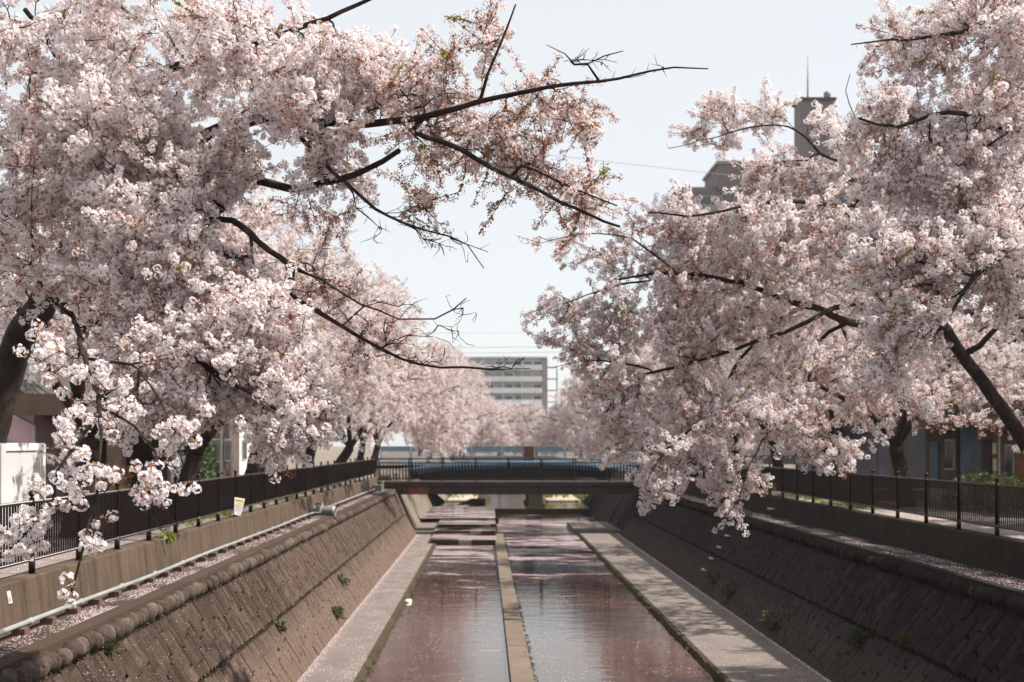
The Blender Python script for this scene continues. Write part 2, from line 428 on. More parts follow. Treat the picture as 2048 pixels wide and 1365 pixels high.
# ------------------------------------------------------------------ stone-faced walls
def stone_mesh(name, kind, seed, mat):
    """one split stone: a slab with a chamfered, uneven face; local x along the wall, y down the slope, z out"""
    rnd = random.Random(seed)
    hx, hy = 0.5, 0.5
    base = [(-hx, -hy), (hx, -hy), (hx, hy), (-hx, hy)]
    base = [(x + rnd.uniform(-.05, .05), y + rnd.uniform(-.05, .05)) for x, y in base]
    top = [(x * rnd.uniform(.82, .92), y * rnd.uniform(.88, .96)) for x, y in base]
    zt = [rnd.uniform(.7, 1.0) for _ in range(4)]
    vv = [(x, y, -0.6) for x, y in base] + [(x, y, 0.45) for x, y in base] + [(x, y, z) for (x, y), z in zip(top, zt)]
    vv.append((rnd.uniform(-.1, .1), rnd.uniform(-.1, .1), rnd.uniform(.95, 1.15)))
    ff = []
    for a in (0, 4):
        for k in range(4): ff.append((a + k, a + (k + 1) % 4, a + 4 + (k + 1) % 4, a + 4 + k))
    for k in range(4): ff.append((8 + k, 8 + (k + 1) % 4, 12))
    return vv, ff
STONES = [stone_mesh('stone', 0, s, None) for s in range(14)]
def wall_frame(side, y, s):
    """point on the wall face: y along, s metres down the slope from the cap; returns point and axes"""
    Wd = LW if side < 0 else RW
    t = Vector((Wd['top'][0], 0, Wd['top'][1])); bs = Vector((Wd['base'][0], 0, Wd['base'][1]))
    d = (bs - t); L = d.length; d.normalize()
    nrm = Vector((d.z, 0, -d.x)) if side > 0 else Vector((-d.z, 0, d.x))
    if nrm.z < 0: nrm = -nrm
    p = t + d * s + Vector((0, y, 0))
    return p, d, nrm, L
def stone_wall(side, label, mat):
    root = thing('stone_wall', label, 'retaining wall', (-5 if side < 0 else 8, 20, Z(5.18)))
    Wd = LW if side < 0 else RW
    back = MB()
    sx = -1 if side < 0 else 1
    (tx, tz), (bx, bz) = Wd['top'], Wd['base']
    back.prism([(tx, tz + 0.02), (bx, bz - 0.4), (bx + sx * 1.9, bz - 0.4), (tx + sx * 1.0, tz - 0.02), (tx + sx * 1.0, tz + 0.0)], -10, Y1)
    back.build('wall_core', M['mortar'], root)
    # mid joint strip
    p, d, nr, L = wall_frame(side, 0, 0)
    sj = (Wd['top'][1] - Wd['brk'][1]) / -d.z
    rnd = random.Random(side + 5)
    pieces = []
    y = Y0
    while y < Y1 - 0.1:
        wd = rnd.uniform(0.16, 0.31)
        for (s0, s1) in ((0.10, sj - 0.03), (sj + 0.04, L + 0.05)):
            s = s0 - rnd.uniform(0, 0.25)
            while s < s1 - 0.05:
                hl = rnd.uniform(0.30, 0.80)
                e = min(s + hl, s1); a = max(s, s0)
                if s1 - e < 0.12: e = s1
                if e - a > 0.07:
                    lean = 0.20 * ((a + e) / 2)
                    yc = y + wd / 2 + lean - 0.4
                    if yc + wd / 2 < Y1: pieces.append((yc, (a + e) / 2, wd, e - a, rnd.randrange(14), rnd.uniform(0.018, 0.045), rnd.uniform(-.06, .06)))
                s = e
        y += wd
    pieces.sort(key=lambda q: q[0])
    # the pieces that show largest in the picture: near ones inside the frame
    def infr(q):
        pp, *_ = wall_frame(side, q[0], q[1])
        px = VX + pp.x * F / q[0]; py = VY + (EYE - pp.z) * F / q[0]
        return -20 < px < 2068 and py < 1480
    near = [q for q in pieces if infr(q)]
    parts = near[:300]; rest = near[300:]
    meshes = []
    for vv, ff in STONES:
        me = bpy.data.meshes.new('stone'); me.from_pydata(vv, [], ff); me.materials.append(mat); me.update(); meshes.append(me)
    ax = Vector((0, 1, 0))
    def mtx(q):
        yc, sc, wd, hl, k, th, rot = q
        p, d, nr, L = wall_frame(side, yc, sc)
        m = Matrix((( ax.x, d.x, nr.x), (ax.y, d.y, nr.y), (ax.z, d.z, nr.z))).to_4x4()
        if m.to_3x3().determinant() < 0:
            m = Matrix(((-ax.x, d.x, nr.x), (-ax.y, d.y, nr.y), (-ax.z, d.z, nr.z))).to_4x4()
        lean = Matrix.Shear('XY', 4, (0, 0))
        m = Matrix.Translation(p) @ m @ Matrix.Rotation(rot + 0.16 * (1 if side < 0 else -1), 4, 'Z') @ Matrix.Diagonal((wd * 0.972, hl * 0.98, th, 1))
        return m
    off = Matrix.Translation(-Vector(root.location))
    for q in parts:
        o = bpy.data.objects.new('stone', meshes[q[4]]); COL.objects.link(o); o.parent = root
        o.matrix_local = off @ mtx(q)
    V = []; Fq = []; Ft = []
    for q in rest:
        m = off @ mtx(q); vv, ff = STONES[q[4]]
        o = len(V); V += [m @ Vector(x) for x in vv]
        Fq += [tuple(i + o for i in f) for f in ff]
    me = bpy.data.meshes.new('far_stones'); me.from_pydata([tuple(x) for x in V], [], Fq); me.materials.append(mat); me.update()
    o = bpy.data.objects.new('far_stones', me); COL.objects.link(o); o.parent = root; o['kind'] = 'stuff'
    # row of boulders along the top
    cm = []
    for k in range(6):
        r2 = random.Random(90 + k); q = MB(); q.sphere((0, 0, 0), 1, 0, 8, 6)
        q.v = [tuple(c * (1 + 0.10 * noise.noise(Vector((v[0] * 2 + k * 9, v[1] * 2, v[2] * 2)))) for c in v) for v in q.v]
        me = bpy.data.meshes.new('capstone'); me.from_pydata(q.v, [], q.f); me.materials.append(M['cap'] if side < 0 else mat)
        me.polygons.foreach_set('use_smooth', [True] * len(q.f)); cm.append(me)
    y = Y0
    while y < Y1:
        ln = rnd.uniform(0.11, 0.25)
        o = bpy.data.objects.new('capstone', rnd.choice(cm)); COL.objects.link(o); o.parent = root
        o.location = Vector((tx - sx * 0.03 + rnd.uniform(-.03, .03), y + ln / 2, tz + 0.10 + rnd.uniform(-.025, .025))) - Vector(root.location)
        o.scale = (rnd.uniform(.12, .155), ln * rnd.uniform(.58, .74), rnd.uniform(.115, .165)); o.rotation_euler = (rnd.uniform(-.15, .15), rnd.uniform(.2, .5) * -sx, rnd.uniform(-.2, .2))
        y += ln
    return root
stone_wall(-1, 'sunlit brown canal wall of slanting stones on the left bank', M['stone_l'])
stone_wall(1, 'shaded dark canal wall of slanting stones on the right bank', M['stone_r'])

# ledges behind the cap stones
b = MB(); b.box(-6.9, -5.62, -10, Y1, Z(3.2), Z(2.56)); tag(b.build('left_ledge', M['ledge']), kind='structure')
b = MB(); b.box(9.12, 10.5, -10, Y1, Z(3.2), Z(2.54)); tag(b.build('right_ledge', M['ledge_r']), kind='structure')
# parapet walls under the fences
def parapet(side, label, mat):
    root = thing('concrete_parapet', label, 'wall', ((-6.7 if side < 0 else 10.4), 20, 0))
    y = -10.0; first = True
    while y < Y1:
        e = min(y + 9.93, Y1)
        q = MB()
        if side < 0: q.prism([(-6.91, -1.2), (-6.91, 0.004), (-6.585, 0.004), (-6.565, -0.016), (-6.42, -1.2)], y, e)
        else: q.prism([(10.64, -1.2), (10.64, 0.004), (10.285, 0.004), (10.265, -0.016), (10.08, -1.2)], y, e)
        q.build('wall_section', mat, root); y = e + 0.012
    return root
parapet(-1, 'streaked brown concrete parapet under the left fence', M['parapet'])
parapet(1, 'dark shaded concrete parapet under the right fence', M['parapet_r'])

# concrete abutment walls from the footbridge on
def abutment(side, label):
    root = thing('abutment_wall', label, 'wall', ((-5 if side < 0 else 8), 75, Z(5)))
    sx = -1 if side < 0 else 1
    tx = -5.55 if side < 0 else 9.0
    for (ya, yb, dx, mt) in ((Y1 + .02, 73.0, 0.0, M['abut']), (73.2, 77.3, -0.12, M['abut']), (77.5, 93.8, -0.2, M['abut'])):
        q = MB(); bx = (-4.25 if side < 0 else 7.45)
        shift = 0.35 * (ya - 70) / 20 * -sx
        q.prism([(tx + dx * -sx * .3 + shift * .3, Z(2.6)), (bx + shift, Z(5.6)), (bx + sx * 3.0, Z(5.6)), (tx + sx * 2.0, Z(2.6))], ya, yb)
        q.build('wall_section', mt if side < 0 else M['parapet_r'], root)  # right side takes a darker tone, tree shade put into the colour
    q = MB(); q.prism([(tx - sx * -0.6, Z(1.88)), (tx - sx * -0.5, Z(2.61)), (tx + sx * 3.2, Z(2.61)), (tx + sx * 3.2, Z(1.88))], 74.5, 93.8)
    q.build('wall_top', M['abut'], root)
    return root
abutment(-1, 'pale concrete abutment wall under the bridges, left side')
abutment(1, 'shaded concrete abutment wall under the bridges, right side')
def far_bank(side, label):
    root = thing('canal_bank_wall', label, 'wall', ((-6 if side < 0 else 9), 110, Z(5)))
    sx = -1 if side < 0 else 1
    q = MB(); tx = -7.2 if side < 0 else 10.6; bx = -3.9 if side < 0 else 8.1
    q.prism([(tx, Z(1.92)), (bx, Z(4.9)), (bx + sx * 2, Z(5.6)), (tx + sx * 0.8, Z(2.4))], 104, YF)
    q.build('wall_slope', M['abut'], root)
    q = MB(); q.box(*( (bx, bx + 2.1) if side < 0 else (bx - 2.4, bx)), 131, YF, Z(5.5), Z(4.72)); q.build('bank_step', M['path'], root)
    return root
far_bank(-1, 'pale sloping bank wall beyond the blue bridge, left')
far_bank(1, 'pale sloping bank wall beyond the blue bridge, right')
# close the canal at its far bend
b = MB(); b.box(-12, 15, YF - .5, YF + 0.4, Z(6), -0.03); b.build('bend_wall', M['abut']); 
M['gravel'] = m_concrete('sunlit_gravel', (0.42, 0.36, 0.29), 0.6, 0.1, 0.8, 0.15)  # extra pale, to give the gap under the bridge a sunlit look
for nm, x0, x1, ya, yb in (('added_gravel_bar', 4.9, 7.9, 104.5, 128), ('added_gravel_bar_left', -3.8, -1.2, 104.5, 130)):  # bars added to brighten the view under the bridge
    b = MB(); b.box(x0, x1, ya, yb, Z(5.6), Z(4.80)); tag(b.build(nm, M['gravel'], bevel=.1), kind='structure')
tag(bpy.data.objects['bend_wall'], 'concrete wall closing the canal where it bends', 'wall')

# divider between the two channels: blocks
root = thing('divider_wall', 'low concrete divider of end-to-end blocks along the middle of the canal', 'divider wall', (0.6, 30, H_WAT))
y = 12.0; rnd = random.Random(3)
while y < 69.5:
    e = min(y + rnd.uniform(1.5, 1.9), 69.6)
    q = MB(); xa, xb = divx(y), divx(e); hw = 0.255; t = Z(5.14) + rnd.uniform(-.008, .008)
    vs = [(xa - hw, y, Z(5.7)), (xa + hw, y, Z(5.7)), (xb + hw, e - .025, Z(5.7)), (xb - hw, e - .025, Z(5.7)), (xa - hw, y, t), (xa + hw, y, t), (xb + hw, e - .025, t), (xb - hw, e - .025, t)]
    q.add(vs, [(3, 2, 1, 0), (4, 5, 6, 7), (0, 1, 5, 4), (1, 2, 6, 5), (2, 3, 7, 6), (3, 0, 4, 7)])
    q.build('block', M['divider'], root, bevel=0.015); y = e
mossy = MB()
# weirs across the left channel
WG = 'weirs across the left channel'
for i, (yw, h0, h1, txt) in enumerate(((63.0, 5.6, 5.01, 'nearest low concrete weir with a notch, water spilling to the left channel'),
        (68.0, 5.3, 4.89, 'second concrete weir behind the nearest one in the left channel'),
        (72.0, 5.2, 4.79, 'third concrete weir of the left channel, just under the footbridge'),
        (77.0, 5.1, 4.71, 'farthest low weir of the left channel, beyond the footbridge'))):
    q = MB(); nx = -1.3 + 0.5 * i
    q.box(-3.1, nx - 0.35, yw, yw + 0.3, Z(h0), Z(h1)); q.box(nx + 0.35, 0.3, yw, yw + 0.3, Z(h0), Z(h1))
    t = thing('weir', txt, 'weir', (-1.4, yw, Z(5.3)), WG); q.build('weir_wall', M['wet'], t)
    q = MB(); q.box(nx - 0.349, nx + 0.349, yw + .01, yw + 0.29, Z(h0), Z(h1) - 0.10); q.build('notch_sill', M['divider'], t)
q = MB(); q.box(-4.4, 9.0, 92.0, 92.4, Z(5.7), Z(4.90)); t = thing('weir', 'long dark weir right across the canal under the blue bridge', 'weir', (2, 92, Z(5.3))); q.build('weir_wall', M['wet'], t)  # dark wet tone also stands in for the shade under the bridge
# stepped ramp strip under the bridge
q = MB(); q.add([(-4.4, 80, Z(4.95)), (-3.7, 80, Z(4.95)), (-0.4, 103, Z(4.6)), (-1.6, 103, Z(4.6)), (-4.4, 80, Z(5.5)), (-3.7, 80, Z(5.5)), (-0.4, 103, Z(5.5)), (-1.6, 103, Z(5.5))],
    [(0, 1, 2, 3), (0, 1, 5, 4), (1, 2, 6, 5), (2, 3, 7, 6), (3, 0, 4, 7)])
q.build('slanting_kerb', M['path']); tag(bpy.data.objects['slanting_kerb'], 'pale slanting kerb crossing the shade under the blue bridge', 'kerb')

# ------------------------------------------------------------------ fences
def fence(side, x, y_first, n_pan, label):
    root = thing('railing', label, 'fence', (x, 20, 0))
    sp = 2.01
    pm = None
    y_last = y_first + sp * n_pan
    for nm, r, z in (('top_rail', 0.027, 1.05), ('bottom_rail', 0.022, 0.20)):
        q = MB(); q.tube([(x, y_first, z), (x, y_last, z)], r, 8); q.build(nm, M['rail'], root)
    # post
    q = MB(); q.tube([(x, 0, 0.0), (x, 0, 0.012)], 0.085, 8, smooth=False); q.tube([(x, 0, 0.012), (x, 0, 0.24)], 0.05, 8)
    q.tube([(x, 0, 0.24), (x, 0, 1.10), (x, 0, 1.115)], [0.036, 0.036, 0.045], 10); q.tube([(x, -.035, 1.05), (x, .035, 1.05)], 0.038, 8); q.tube([(x, -.035, .20), (x, .035, .20)], 0.034, 8)
    post = q.build('post', M['fence']); 
    q = MB(); q.tube([(x, 0, 1.115), (x, 0, 1.135)], 0.022, 8); q.sphere((x, 0, 1.175), 0.05, 0, 12, 8); ball = q.build('finial', M['fence'])
    off = -Vector(root.location)
    post.parent = root; ball.parent = post
    for i in range(n_pan + 1):
        loc = Vector((0, y_first + sp * i, 0)) + off
        if i == 0: post.location = loc; ball.location = (0, 0, 0)
        else:
            c = copy_part(post, root, loc); copy_part(ball, c, (0, 0, 0))
    q = MB(); q.box(x - .012, x + .012, -.012, .012, 0.21, 1.04); bar = q.build('bar', M['fence'])
    bar.parent = root; done = 0; rest = MB()
    for i in range(n_pan):
        for k in range(1, 20):
            yy = y_first + sp * i + sp * k / 20
            if done < 300:
                if done == 0: bar.location = Vector((0, yy, 0)) + off
                else: copy_part(bar, root, Vector((0, yy, 0)) + off)
                done += 1
            else: rest.box(x - .012, x + .012, yy - .012, yy + .012, 0.21, 1.04)
    rest.build('far_bars', M['fence'], root, kind='stuff')
    return root
fence(-1, -6.72, 13.58, 28, 'dark brown railing with ball-topped posts along the left bank')
fence(1, 10.45, 18.7, 25, 'dark brown railing with ball-topped posts along the right bank')

# ------------------------------------------------------------------ pipe on the left ledge, drain, boxes, rungs
root = thing('water_pipe', 'long pale pipe on small brown brackets along the left ledge', 'pipe', (-6.3, 20, Z(2.5)))
q = MB(); zp = Z(2.43); pts = [(-6.33 + 0.012 * math.sin(y * 0.9), y, zp + 0.01 * math.sin(y * 0.5)) for y in np.arange(8, 42.5, 1.5)]
pts += [(-6.30, 42.7, zp), (-6.05, 42.75, zp + .02), (-5.98, 42.8, zp + 0.32), (-6.3, 43.6, zp + 0.30), (-6.33, 44.0, zp)]
pts += [(-6.33, y, zp) for y in np.arange(45, 69, 1.5)]
q.tube(pts, 0.037, 8); q.build('pipe_run', M['pipe'], root)
q = MB(); q.tube([(-6.33, -.05, zp), (-6.33, .05, zp)], 0.052, 8); col = q.build('collar', M['pipe']); col.parent = root
q = MB(); q.box(-6.40, -6.22, -.08, .08, Z(2.57), zp - .035); br = q.build('bracket', M['brown']); br.parent = root
off = -Vector(root.location); k = 0
for y in np.arange(10, 68, 1.02):
    if 42 < y < 44.5: continue
    if k == 0: br.location = off + Vector((0, y, 0))
    else: copy_part(br, root, off + Vector((0, y, 0)))
    if k % 2 == 0:
        if k == 0: col.location = off + Vector((0, y + .4, 0))
        else: copy_part(col, root, off + Vector((0, y + .4, 0)))
    k += 1
t = thing('drain_pipe', 'short wide grey drain pipe jutting from the left parapet over the ledge', 'pipe', (-6.4, 43, Z(2.4)))
q = MB(); n = 16; prof = [0.175, 0.175]
q.tube([(-6.5, 43.2, Z(2.36)), (-5.58, 43.2, Z(2.38))], 0.165, n, cap=False); q.tube([(-5.58, 43.2, Z(2.38)), (-6.5, 43.2, Z(2.36))], 0.145, n, cap=False)
q.build('pipe_body', M['grey'], t)
q = MB(); q.tube([(-5.66, 43.2, Z(2.378)), (-5.56, 43.2, Z(2.38))], 0.178, n, cap=False); q.build('rim', M['steel'], t)
t = thing('junction_box', 'small pale grey box on the left ledge near the footbridge', 'box', (-6.1, 66, Z(2.5)))
q = MB(); q.box(-6.42, -5.95, 65.6, 66.6, Z(2.56), Z(2.2)); q.build('box_body', M['grey'], t, bevel=.02)
q = MB(); q.box(-5.94, -5.90, 65.6, 65.75, Z(2.56), Z(2.05)); q.box(-5.94, -5.90, 66.5, 66.65, Z(2.56), Z(2.0)); q.build('side_plate', M['steel'], t)

root = thing('step_irons', 'column of pale step irons up the shaded right wall', 'ladder', (8.8, 44, Z(4)))
for h in (4.56, 4.15, 3.74, 3.32):
    s_ = (9.10 - (h - 2.85) * (9.10 - 7.49) / 2.33)
    q = MB(); q.tube([(s_ + .1, 43.75, Z(h) - .02), (s_ - .13, 43.75, Z(h)), (s_ - .13, 44.15, Z(h)), (s_ + .1, 44.15, Z(h) - .02)], 0.026, 6); q.box(s_ - .15, s_ - .11, 43.78, 44.12, Z(h) - .028, Z(h) + .03); q.build('rung', M['steel'], root)
q = MB(); q.tube([(10.3, 43.0, Z(2.3)), (10.04, 43.0, Z(2.3)), (10.04, 43.4, Z(2.3)), (10.3, 43.4, Z(2.3))], 0.026, 6); q.box(10.02, 10.06, 43.03, 43.37, Z(2.3) - .028, Z(2.3) + .03); q.build('rung', M['steel'], root)

# notice on the fence
D_s = 2400 * 6.6 / (980 - 475)
t = thing('notice_board', 'small white notice with a yellow heading tied low on the left railing', 'notice', (-6.66, D_s, 0.5))
def board_pt(u, v, o=0.0):   # u across 0..1, v up 0..1; taper as in the photo (bent to the left at the bottom)
    p0 = Vector((-6.62, D_s - 0.30, 0.08)); across = Vector((0.18, 0.42, -0.06)); up = Vector((0.0, 0.05, 0.45))
    return p0 + across * u * (0.62 + 0.38 * v) + up * v + Vector((0.93, -0.36, 0.0)) * o
def board_quad(q, u0, u1, v0, v1, o, th):
    c = [board_pt(u0, v0, o), board_pt(u1, v0, o), board_pt(u1, v1, o), board_pt(u0, v1, o)]
    d = [board_pt(u0, v0, o - th), board_pt(u1, v0, o - th), board_pt(u1, v1, o - th), board_pt(u0, v1, o - th)]
    q.add(c + d, [(0, 1, 2, 3), (7, 6, 5, 4), (0, 4, 5, 1), (1, 5, 6, 2), (2, 6, 7, 3), (3, 7, 4, 0)])
q = MB(); board_quad(q, 0, 1, 0, 1, 0.0, 0.012); q.build('board', M['white'], t)
q = MB(); board_quad(q, .06, .92, .74, .93, 0.004, 0.003); q.build('heading', M['yellow'], t)
q = MB(); rnd = random.Random(4)
for u in (.14, .30, .46, .62, .77):
    board_quad(q, u, u + .03, .78, .90, .008, .003); board_quad(q, u - .02, u + .09, .80 + rnd.uniform(0, .06), .82 + rnd.uniform(.02, .06), .008, .003); board_quad(q, u + .06, u + .085, .77, .88, .008, .003)
q.build('heading_text', M['brown'], t)
q = MB()
for r_, (v0, v1) in enumerate(((.62, .68), (.50, .55), (.40, .44), (.31, .35), (.22, .26), (.08, .12))):
    u = .10 if r_ not in (0, 5) else .32
    while u < .86:
        wv = rnd.uniform(.03, .055); board_quad(q, u, u + wv, v0, v1, .004, .003); u += wv + rnd.uniform(.02, .05)
q.build('text_rows', M['ink'], t)
q = MB(); board_quad(q, .06, .30, .56, .60, .004, .003); q.build('text_mark', M['orange_ink'], t)
t = thing('wall_label', 'small white sticker with faint writing on the left parapet', 'label', (-6.52, 16.4, -0.1))
q = MB(); D_l = 16.25; q.add([(-6.545, D_l, -.10), (-6.54, D_l + .12, -.10), (-6.518, D_l + .14, -.27), (-6.522, D_l + .02, -.27), (-6.60, D_l, -.10), (-6.60, D_l + .12, -.10), (-6.58, D_l + .14, -.27), (-6.58, D_l + .02, -.27)],
    [(0, 1, 2, 3), (4, 5, 6, 7), (0, 1, 5, 4), (1, 2, 6, 5), (2, 3, 7, 6), (3, 0, 4, 7)]); q.build('sticker', M['white'], t)
q = MB()
for i in range(4):
    za = -.19 - i * .014; xa = -6.5435 + (-.10 - za) * .135 + .004
    q.add([(xa, D_l + .035, za), (xa, D_l + .10, za), (xa + .001, D_l + .10, za - .006), (xa + .001, D_l + .035, za - .006)], [(0, 1, 2, 3)])
q.build('writing', M['grey'], t)

# ------------------------------------------------------------------ footbridge
YB = 70.0
root = thing('footbridge', 'dark brown footbridge with a barred railing across the canal', 'footbridge', (2, YB, 0))
xa, xb = -6.75, 10.9
q = MB(); q.box(xa + .2, xb - .2, YB + .06, YB + 2.3, Z(2.9), Z(2.42)); q.build('girder', M['beam'], root)
q = MB(); q.box(xa, xb, YB, YB + 2.4, Z(2.415), Z(2.15)); q.build('deck_edge', M['beam'], root, bevel=.03)
q = MB(); q.box(-4.75, -3.6, YB + .045, YB + .1, Z(2.88), Z(2.47)); q.build('red_patch', M['rust'], root)
for yy in (YB + .12, YB + 2.28):
    for z, r in ((Z(0.83), .03), (Z(1.07), .02), (Z(2.02), .022)):
        q = MB(); q.tube([(xa, yy, z), (xb, yy, z)], r, 8); q.build('rail', M['fence'], root)
    q = MB()
    for k in range(10): q.box(-6.7 + k * 1.95 - .035, -6.7 + k * 1.95 + .035, yy - .04, yy + .04, Z(2.2), Z(0.78)); q2 = q; q2.build('post', M['fence'], root); q = MB()
pro = None; rest = MB(); n_ = 0
for yy in (YB + .12, YB + 2.28):
    x = -6.6
    while x < 10.7:
        if n_ < 150 and yy < YB + 1:
            q = MB()
            if pro is None:
                q.box(-.024, .024, -.012, .012, Z(2.02), Z(1.07)); pro = q.build('bar', M['fence']); pro.parent = root; pro.location = Vector((x, yy, 0)) - Vector(root.location)
            else: copy_part(pro, root, Vector((x, yy, 0)) - Vector(root.location))
            n_ += 1
        else: rest.box(x - .024, x + .024, yy - .012, yy + .012, Z(2.02), Z(1.07))
        x += .19
rest.build('rear_bars', M['fence'], root, kind='stuff')

# ------------------------------------------------------------------ blue road bridge
YR = 94.0
root = thing('road_bridge', 'road bridge with pale blue railing panels behind the footbridge', 'bridge', (2, YR, 0))
q = MB(); q.box(-9, 14, YR, YR + 10, Z(3.35), Z(1.62)); q.build('deck', M['girder'], root)
q = MB(); q.box(-9, 14, YR - .05, YR + .4, Z(1.6), Z(1.38)); q.build('kerb', M['offwhite'], root)
for xx, l in ((-4.4, 1.0), (-1.8, 1.4), (5.6, 1.7)):
    q = MB(); q.box(xx, xx + l, YR - .06, YR - .052, Z(1.58), Z(1.46)); q.build('yellow_strip', M['yellow'], root)
def rail_panel(x0, x1):
    t = bpy.data.objects.new('railing_panel', None); COL.objects.link(t); t.parent = root; t.location = Vector((x0, YR + .2, Z(1.35))) - Vector(root.location)
    q = MB(); q.box(x0, x1, YR + .16, YR + .26, Z(.20), Z(.12)); q.box(x0, x1, YR + .18, YR + .24, Z(1.32), Z(1.25)); q.box(x0, x1, YR + .18, YR + .24, Z(.52), Z(.47)); q.box(x0, x0 + .13, YR + .15, YR + .27, Z(1.38), Z(.12)); q.box(x1 - .13, x1, YR + .15, YR + .27, Z(1.38), Z(.12))
    q.build('panel_frame', M['blue'], t)
    q = MB(); q.box(x0 + .13, x1 - .13, YR + .195, YR + .21, Z(.47), Z(.20)); q.build('panel_plate', M['blue'], t)
    x = x0 + .22
    while x < x1 - .2:
        q = MB(); q.box(x, x + .055, YR + .19, YR + .23, Z(1.25), Z(.52)); q.build('baluster', M['blue'], t); x += .155
for a in (-8.6, -6.2, -3.8, -1.4): rail_panel(a + 1.35 if a == 9 else a, a + 2.36)
rail_panel(0.98, 2.6)
for a in (3.5, 5.9, 8.3, 10.7): rail_panel(a, a + 2.36)
q = MB(); q.box(2.64, 3.46, YR - .1, YR + .7, Z(1.62), Z(.10)); q.build('pillar', M['brownpillar'], root, bevel=.03)
t = thing('bridge_pipe', 'arched blue water pipe running in front of the blue road bridge', 'pipe', (2, 91.5, Z(2)))
q = MB(); q.tube([(x, 91.6, Z(1.92) + 0.42 - 0.0065 * (x - 2.6) ** 2) for x in np.arange(-9, 14.1, .8)], .27, 12); q.build('pipe_span', M['bluepipe'], t)
for xx in (-5.6, 2.6, 10.4):
    q = MB(); q.box(xx - .12, xx + .12, 91.4, 93.99, Z(2.35), Z(2.0)); q.build('pipe_support', M['girder'], t)
q = MB(); q.box(3.05, 4.15, YR + .6, YR + 9.4, Z(5.8), Z(3.36)); q.build('pier', M['abut'], root)
q = MB(); q.prism([(2.75, Z(5.8)), (4.45, Z(5.8)), (4.3, Z(4.75)), (2.9, Z(4.75))], YR + .3, YR + 9.7); q.build('pier_foot', M['abut'], root)
for s_, x0 in ((1, -9.5), (2, 8.6)):
    q = MB(); q.prism([(-9.5, Z(5.6)), (-4.3, Z(5.6)), (-6.0, Z(3.36)), (-9.5, Z(3.36))] if s_ == 1 else [(14, Z(5.6)), (7.9, Z(5.6)), (9.3, Z(3.36)), (14, Z(3.36))], YR + .2, YR + 9.8); q.build('bank_seat', M['abut'], root)
t = thing('marker_post', 'short white post standing at the end of the right path under the bridge', 'post', (8.2, 84, Z(5.3)))
q = MB(); q.tube([(8.22, 84, Z(5.4)), (8.3, 84, Z(5.0)), (8.4, 84, Z(4.55)), (8.48, 84, Z(4.45))], [.17, .22, .22, .12], 10); q.build('post_body', M['white'], t)

# ------------------------------------------------------------------ buildings
def win(parent, q_frame, q_glass, mat_f, mat_g):
    f = q_frame.build('window', mat_f, parent); q_glass.build('pane', mat_g, f)
# far apartment block
t = thing('apartment_block', 'long pale apartment block with balcony rows far beyond the trees', 'apartment block', (4, 305, 0))
DB = 300.0
q = MB(); q.box(-9.0, 11.4, DB + 1.6, DB + 12, -0.5, 23.6); q.build('wall', M['flat_wall'], t)
q = MB(); q.box(-9.2, 11.6, DB + 0.2, DB + 12.2, 23.65, 24.0); q.build('roof', M['balc'], t)
q = MB(); q.box(10.4, 11.7, DB + 0.5, DB + 1.59, 0, 23.6); q.build('corner_wall', M['taupe2'], t)
q = MB(); q.box(14.0, 14.3, DB + 2, DB + 2.3, 0, 21.0)
for fl in range(8): q.box(11.75, 14.3, DB + 1.7, DB + 4, fl * 2.9 + 1.0, fl * 2.9 + 1.2)
q.build('fire_stair', M['taupe2'], t)
rnd = random.Random(11)
for fl in range(8):
    z0 = fl * 2.9
    q = MB(); q.box(-9.0, 10.35, DB, DB + 0.16, z0 + 0.35, z0 + 1.62); q.box(-9.0, 10.35, DB + .17, DB + 1.58, z0 + .25, z0 + .42); q.build('balcony', M['balc'], t)
    for k in range(8):
        x = -8.4 + k * 2.4
        q = MB(); q.box(x, x + 1.7, DB + 1.5, DB + 1.59, z0 + .45, z0 + 2.5)
        g2 = MB(); g2.box(x + .06, x + .82, DB + 1.46, DB + 1.495, z0 + .5, z0 + 2.45); g2.box(x + .88, x + 1.64, DB + 1.46, DB + 1.495, z0 + .5, z0 + 2.45)
        win(t, q, g2, M['white'], rnd.choice([M['glass'], M['curtain'], M['glass'], M['curtain']]))
for x in (-4.4, 0.35, 5.15):
    q = MB(); q.box(x, x + .16, DB - .02, DB + 1.58, 0, 23.6); q.build('column', M['balc'], t)
t.location.x += 2.7
# tall brown block at right
t = thing('tower_block', 'tall brown apartment block with a stair tower, mast and dish behind the right trees', 'apartment block', (28, 125, 0))
q = MB(); q.box(19.8, 46, 118, 125, -.5, 26.9); q.build('wall', M['taupe'], t)
q = MB(); q.box(18.6, 19.79, 121, 124.5, -.5, 26.9); q.build('side_wall', M['taupe2'], t)
q = MB(); q.box(22.4, 46.3, 117.6, 125.2, 26.91, 29.4); q.build('roof_storey', M['taupe'], t)
q = MB(); q.box(22.2, 46.5, 117.4, 125.4, 29.41, 29.7); q.build('roof', M['taupe2'], t)
q = MB(); q.box(18.5, 22.38, 118.5, 124.7, 26.95, 27.35); q.build('roof_edge', M['taupe2'], t)
q = MB(); q.box(31.0, 34.4, 120, 122.3, 29.7, 36.3); q.build('stair_tower', M['taupe'], t)
q = MB(); q.box(30.8, 34.6, 119.8, 122.5, 36.31, 36.6); q.build('tower_cap', M['roof'], t)
q = MB(); q.tube([(32.3, 122, 36.6), (32.3, 122, 39.0), (32.3, 122, 41.5)], [.10, .07, .03], 6); q.build('mast', M['grey'], t)
q = MB(); q.tube([(34.0, 121, 36.6), (34.0, 121, 37.0)], .06, 6); q.sphere((34.0, 121, 37.2), .38, 0, 12, 8, (1, .4, 1)); q.build('dish', M['grey'], t)
